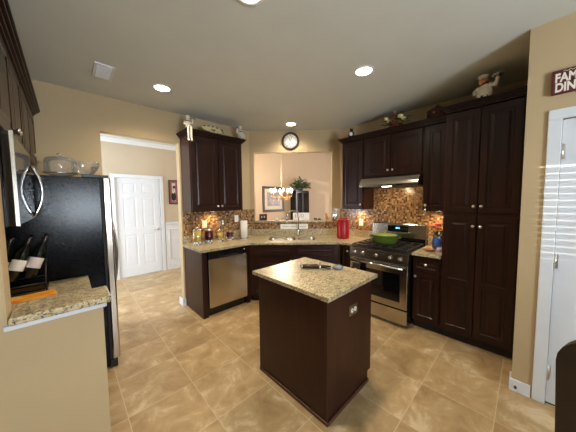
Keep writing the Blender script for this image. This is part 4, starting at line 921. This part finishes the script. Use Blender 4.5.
for x in (-0.052, -0.02, 0.018, 0.05): fe.cyl((x, -0.008, 0), 0.005, 0.014, 8).cyl((x, 0.008, 0), 0.005, 0.014, 8)
link('feet', fe, 'rubber', o)
o = T('cat_figurine', 'tan and dark animal figurine at the right end of the pass-through sill', 'figurine', (*sp_(0.615, 0.06), SZ), SR)
b = MB().ell((0, 0, 0.045), (0.030, 0.024, 0.044)).ell((-0.012, -0.008, 0.098), (0.022, 0.020, 0.020)).tube([(-0.015, -0.018, 0.05), (-0.016, -0.022, 0.0)], [0.010, 0.008], 8).tube([(0.012, -0.018, 0.05), (0.012, -0.022, 0.0)], [0.010, 0.008], 8)
b.tube([(0.025, 0.01, 0.02), (0.05, 0.01, 0.02), (0.055, 0.0, 0.05)], [0.009, 0.007, 0.005], 8); link('body', b, 'tan', o, remesh=0.003)
link('ears', MB().lathe([(0.008, 0), (0, 0.018)], (-0.024, -0.006, 0.112), 8).lathe([(0.008, 0), (0, 0.018)], (0.0, -0.006, 0.112), 8), 'frame', o)
# plaque standing on the granite upstand behind the faucet
o = T('long_plaque', 'long narrow white plaque with brown script behind the faucet', 'sign', (*dpt(0.0, DW/math.sqrt(2)-0.012), 1.0305), SR)
link('board', MB().box(-0.235, 0.265, -0.012, 0.002, 0.0, 0.092), 'paper', o, 0.003)
sc_ = MB(); 
for a0, L in ((-0.20, 0.13), (-0.05, 0.10), (0.075, 0.15)):
    sc_.tube([(a0+L*i/16, -0.0135, 0.046+0.012*math.sin(i*1.9)) for i in range(17)], 0.0022, 5)
link('script_marks', sc_, 'bronze', o)

# clock
o = T('wall_clock', 'round black-rimmed white wall clock above the pass-through', 'clock', (DW/2-0.028, DW/2+0.028, 2.60), SR)
link('rim', MB().lathe([(0.118, 0.001), (0.150, 0.001), (0.155, 0.018), (0.142, 0.034), (0.122, 0.026), (0.118, 0.012), (0.118, 0.001)], n=40, mat=RX, caps=False), 'frame', o)
fc = link('face', MB().lathe([(0, 0.001), (0.1175, 0.001), (0.1175, 0.012), (0, 0.012)], n=40, mat=RX), 'paper', o)
tk_ = MB()
for i in range(12):
    a = 2*PI*i/12; tk_.box(-0.004, 0.004, -0.0135, -0.0122, 0.088, 0.108, mat=Matrix.Rotation(a, 4, 'Y'))
link('hour_marks', tk_, 'dark', fc)
hn = MB().box(-0.004, 0.004, -0.0155, -0.0140, -0.01, 0.062, mat=Matrix.Rotation(-0.45, 4, 'Y')).box(-0.003, 0.003, -0.0175, -0.0160, -0.012, 0.088, mat=Matrix.Rotation(0.35, 4, 'Y')).lathe([(0, 0.0125), (0.007, 0.0125), (0.007, 0.018), (0, 0.018)], n=12, mat=RX)
link('hands', hn, 'rubber', fc)

# ------------------------------------------------------------------ dining room beyond
ch = T('chandelier', 'lit brass chandelier with candle bulbs hanging in the dining room', 'chandelier', (3.80, 4.20, 1.66), 0); ch.scale = (0.95, 0.95, 0.95)
link('stem', MB().tube([(0, 0, 0.20), (0, 0, (ZD-1.66)/0.95-0.03)], 0.004, 8).lathe([(0, -0.10), (0.02, -0.08), (0.03, -0.03), (0.014, 0.02), (0.022, 0.06), (0.010, 0.10), (0.005, 0.12)], n=16), 'matb', ch)
link('canopy', MB().lathe([(0.02, -0.04), (0.06, -0.015), (0.065, -0.0005)], (0, 0, (ZD-1.66)/0.95), 20), 'brass', ch)
for i in range(8):
    a = 2*PI*i/8+0.2; ca, sa = math.cos(a), math.sin(a)
    P = [(0.02, 0.0), (0.10, -0.06), (0.19, -0.06), (0.26, -0.01), (0.27, 0.035)]
    ar = link('arm', MB().tube([(r*ca, r*sa, z) for r, z in P], 0.008, 8).lathe([(0.0, 0.03), (0.035, 0.04), (0.038, 0.046), (0, 0.04)], (0.27*ca, 0.27*sa, 0), 14), 'brass', ch)
    link('candle_tube', MB().cyl((0.27*ca, 0.27*sa, 0.0465), 0.011, 0.06, 10), 'paper', ar)
    link('bulb', MB().lathe([(0.010, 0.107), (0.024, 0.128), (0.023, 0.150), (0.010, 0.182), (0, 0.195)], (0.27*ca, 0.27*sa, 0), 12), 'bulb', ar)
    dr_ = MB()
    for q in (0.12, 0.2, 0.27): dr_.ell((q*ca, q*sa, -0.10 if q < 0.25 else -0.015), (0.010, 0.010, 0.018), 8, 6)
    link('crystal_drops', dr_, 'crystal', ar)
l = bpy.data.lights.new('chandelier_lamp', 'POINT'); l.energy = 45; l.color = (1.0, 0.80, 0.60); l.shadow_soft_size = 0.25
q = bpy.data.objects.new('chandelier_lamp', l); COL.objects.link(q); q.location = (3.80, 4.20, 2.0)
def wall_picture(name, label, cat, x0, x1, z0, z1, y, fw_, mw_, artmat, framemat, matmat):
    o = T(name, label, cat, ((x0+x1)/2, y, (z0+z1)/2)); a, b = (x1-x0)/2, (z1-z0)/2
    link('frame', MB().box(-a, a, -0.03, -0.001, b-fw_, b).box(-a, a, -0.03, -0.001, -b, -b+fw_).box(-a, -a+fw_, -0.03, -0.001, -b+fw_, b-fw_).box(a-fw_, a, -0.03, -0.001, -b+fw_, b-fw_), framemat, o, 0.004)
    link('mat', MB().box(-a+fw_, a-fw_, -0.012, -0.002, -b+fw_, b-fw_), matmat, o)
    p = link('print', MB().box(-a+fw_+mw_, a-fw_-mw_, -0.0145, -0.0125, -b+fw_+mw_, b-fw_-mw_), artmat, o)
    return o, p
wall_picture('framed_picture', 'large dark-framed landscape print on the dining room wall behind the chandelier', 'picture', 4.30, 5.19, 1.19, 1.99, HY, 0.075, 0.11, 'art', 'frame', 'matb')
o, p = wall_picture('framed_portrait', 'narrow mauve-matted portrait of a couple on the hall wall beside the white door', 'picture', 1.665, 1.87, 1.49, 2.03, HY, 0.018, 0.05, 'pale', 'frame', 'pinkmat')
link('figures', MB().ell((-0.0, -0.016, -0.10), (0.05, 0.002, 0.10)).ell((0.012, -0.016, 0.10), (0.03, 0.002, 0.05)), 'dark', p)
link('faces', MB().ell((0.012, -0.0175, 0.075), (0.016, 0.002, 0.024)).ell((-0.008, -0.0185, -0.01), (0.016, 0.002, 0.022)), 'pale', p)
hu = T('china_hutch', 'black hutch with glass doors against the dining room wall', 'hutch', (5.46, 5.29, 0)); hu.scale = (0.92, 0.72, 1)
link('base', MB().box(0, 0.70, 0.0, 0.42, 0.0, 0.85), 'black', hu, 0.004)
link('top_cabinet', MB().box(0, 0.03, 0.05, 0.42, 0.8505, 1.85).box(0.67, 0.70, 0.05, 0.42, 0.8505, 1.85).box(0.03, 0.67, 0.40, 0.42, 0.8505, 1.85).box(0.0, 0.70, 0.05, 0.42, 1.8505, 1.88).box(0.335, 0.365, 0.05, 0.40, 0.8505, 1.85), 'black', hu, 0.002)
for z in (1.17, 1.42): link('shelf', MB().box(0.031, 0.334, 0.07, 0.399, z, z+0.015).box(0.366, 0.669, 0.07, 0.399, z, z+0.015), 'frame', hu)
for x0, x1 in ((0.005, 0.347), (0.353, 0.695)):
    d = link('glass_door', MB().box(x0, x0+0.04, 0.03, 0.0495, 0.87, 1.84).box(x1-0.04, x1, 0.03, 0.0495, 0.87, 1.84).box(x0+0.04, x1-0.04, 0.03, 0.0495, 1.80, 1.84).box(x0+0.04, x1-0.04, 0.03, 0.0495, 0.87, 0.91), 'black', hu)
    link('pane', MB().box(x0+0.041, x1-0.041, 0.038, 0.042, 0.911, 1.799), 'glass', d)
for x, y, z, r, h, m, lab in ((5.63, 5.45, 1.4355, 0.07, 0.16, 'rose', 'coral vase on the upper left shelf inside the black hutch'), (5.94, 5.45, 1.4355, 0.075, 0.18, 'grey', 'grey jar on the upper right shelf inside the black hutch'), (5.63, 5.45, 1.1855, 0.075, 0.14, 'pale', 'pale pitcher on the lower left shelf inside the black hutch'), (5.94, 5.45, 1.1855, 0.08, 0.16, 'lid', 'silver jar on the lower right shelf inside the black hutch')):
    o = T('shelf_jar', lab, 'jar', (x, y, z))
    link('body', MB().lathe([(0, 0), (r*0.7, 0), (r, h*0.35), (r*0.9, h*0.7), (r*0.5, h*0.85), (r*0.6, h), (0, h*0.98)], n=18), m, o)
o = T('potted_plant', 'bushy green plant spilling over the top of the black hutch', 'plant', (5.78, 5.44, 1.8805))
link('pot', MB().lathe([(0, 0), (0.09, 0), (0.12, 0.12), (0.11, 0.12), (0, 0.1)], n=20), 'dark', o)
lf = MB()
for i in range(230):
    a = rnd.uniform(0, 2*PI); R = rnd.uniform(0.03, 0.36); z = 0.06+rnd.uniform(0, 0.24)*(1-(R/0.42)**2)+0.02
    if rnd.random() < 0.25: z += 0.08
    leaf(lf, (R*math.cos(a)*1.1, -0.06+R*math.sin(a)*0.38, z), a+rnd.uniform(-0.6, 0.6), rnd.uniform(-0.5, 0.8), rnd.uniform(0.09, 0.15), 0.06)
link('leaves', lf, 'leaf', o)

# ------------------------------------------------------------------ right side: sign, chair
sg = T('wall_sign', 'maroon wooden sign with cream lettering, cut off by the right edge of the photo', 'sign', (XP, -0.083, 2.268), -PI/2)
link('board', MB().box(0, 0.46, -0.028, -0.001, 0, 0.158), 'signred', sg, 0.002)
text_mesh('lettering', 'FAMILY', 0.080, 'letter', sg, (0.014, -0.0285, 0.078), (PI/2, 0, 0), offset=0.003)
text_mesh('lettering', 'DINING', 0.080, 'letter', sg, (0.016, -0.0285, 0.013), (PI/2, 0, 0), offset=0.003)
link('script_flourish', MB().tube([(0.05+0.008*i, -0.029, 0.145+0.005*math.sin(i*2.0)) for i in range(9)], 0.0016, 5), 'letter', sg)
o = T('door_stop', 'small dark door stop screwed to the white baseboard by the pantry', 'door stop', (XP-0.0145, 0.012, 0.052), -PI/2)
link('plate', MB().lathe([(0.012, 0), (0.012, 0.004), (0.007, 0.006)], n=14, mat=RX), 'nickel', o)
link('bumper', MB().lathe([(0.006, 0.0062), (0.006, 0.022), (0.009, 0.023), (0.009, 0.03), (0, 0.03)], n=12, mat=RX), 'rubber', o)
cr = T('dining_chair', 'dark brown leather dining chair cut off at the bottom right corner', 'chair', (1.622, -0.42, 0), math.radians(72.5))
def bent(name, x0, x1, z0, z1, y, th, lean, r, mat):
    """upholstered back: rounded outline, slight lean"""
    pts = []
    for cx, cz, a0 in ((x1-r, z1-r, 0), (x0+r, z1-r, 90)):
        for i in range(7): a = math.radians(a0+15*i); pts.append((cx+r*math.cos(a), cz+r*math.sin(a)))
    pts += [(x0, z0), (x1, z0)]
    m = Matrix(((1, 0, 0, 0), (0, lean, 1, y-lean*z0), (0, 1, 0, 0), (0, 0, 0, 1)))
    return link(name, MB().prism(pts, 0, th, mat=m), mat, cr, 0.022)
bent('backrest', -0.23, 0.23, 0.46, 1.03, 0.20, 0.07, 0.14, 0.13, 'leather')
link('seat', MB().box(-0.235, 0.235, -0.235, 0.215, 0.40, 0.485), 'leather', cr, 0.025)
for x in (-0.20, 0.20):
    for y in (-0.20, 0.20): link('leg', MB().lathe([(0.016, 0), (0.024, 0.399)], (x, y, 0), 4), 'wood', cr)
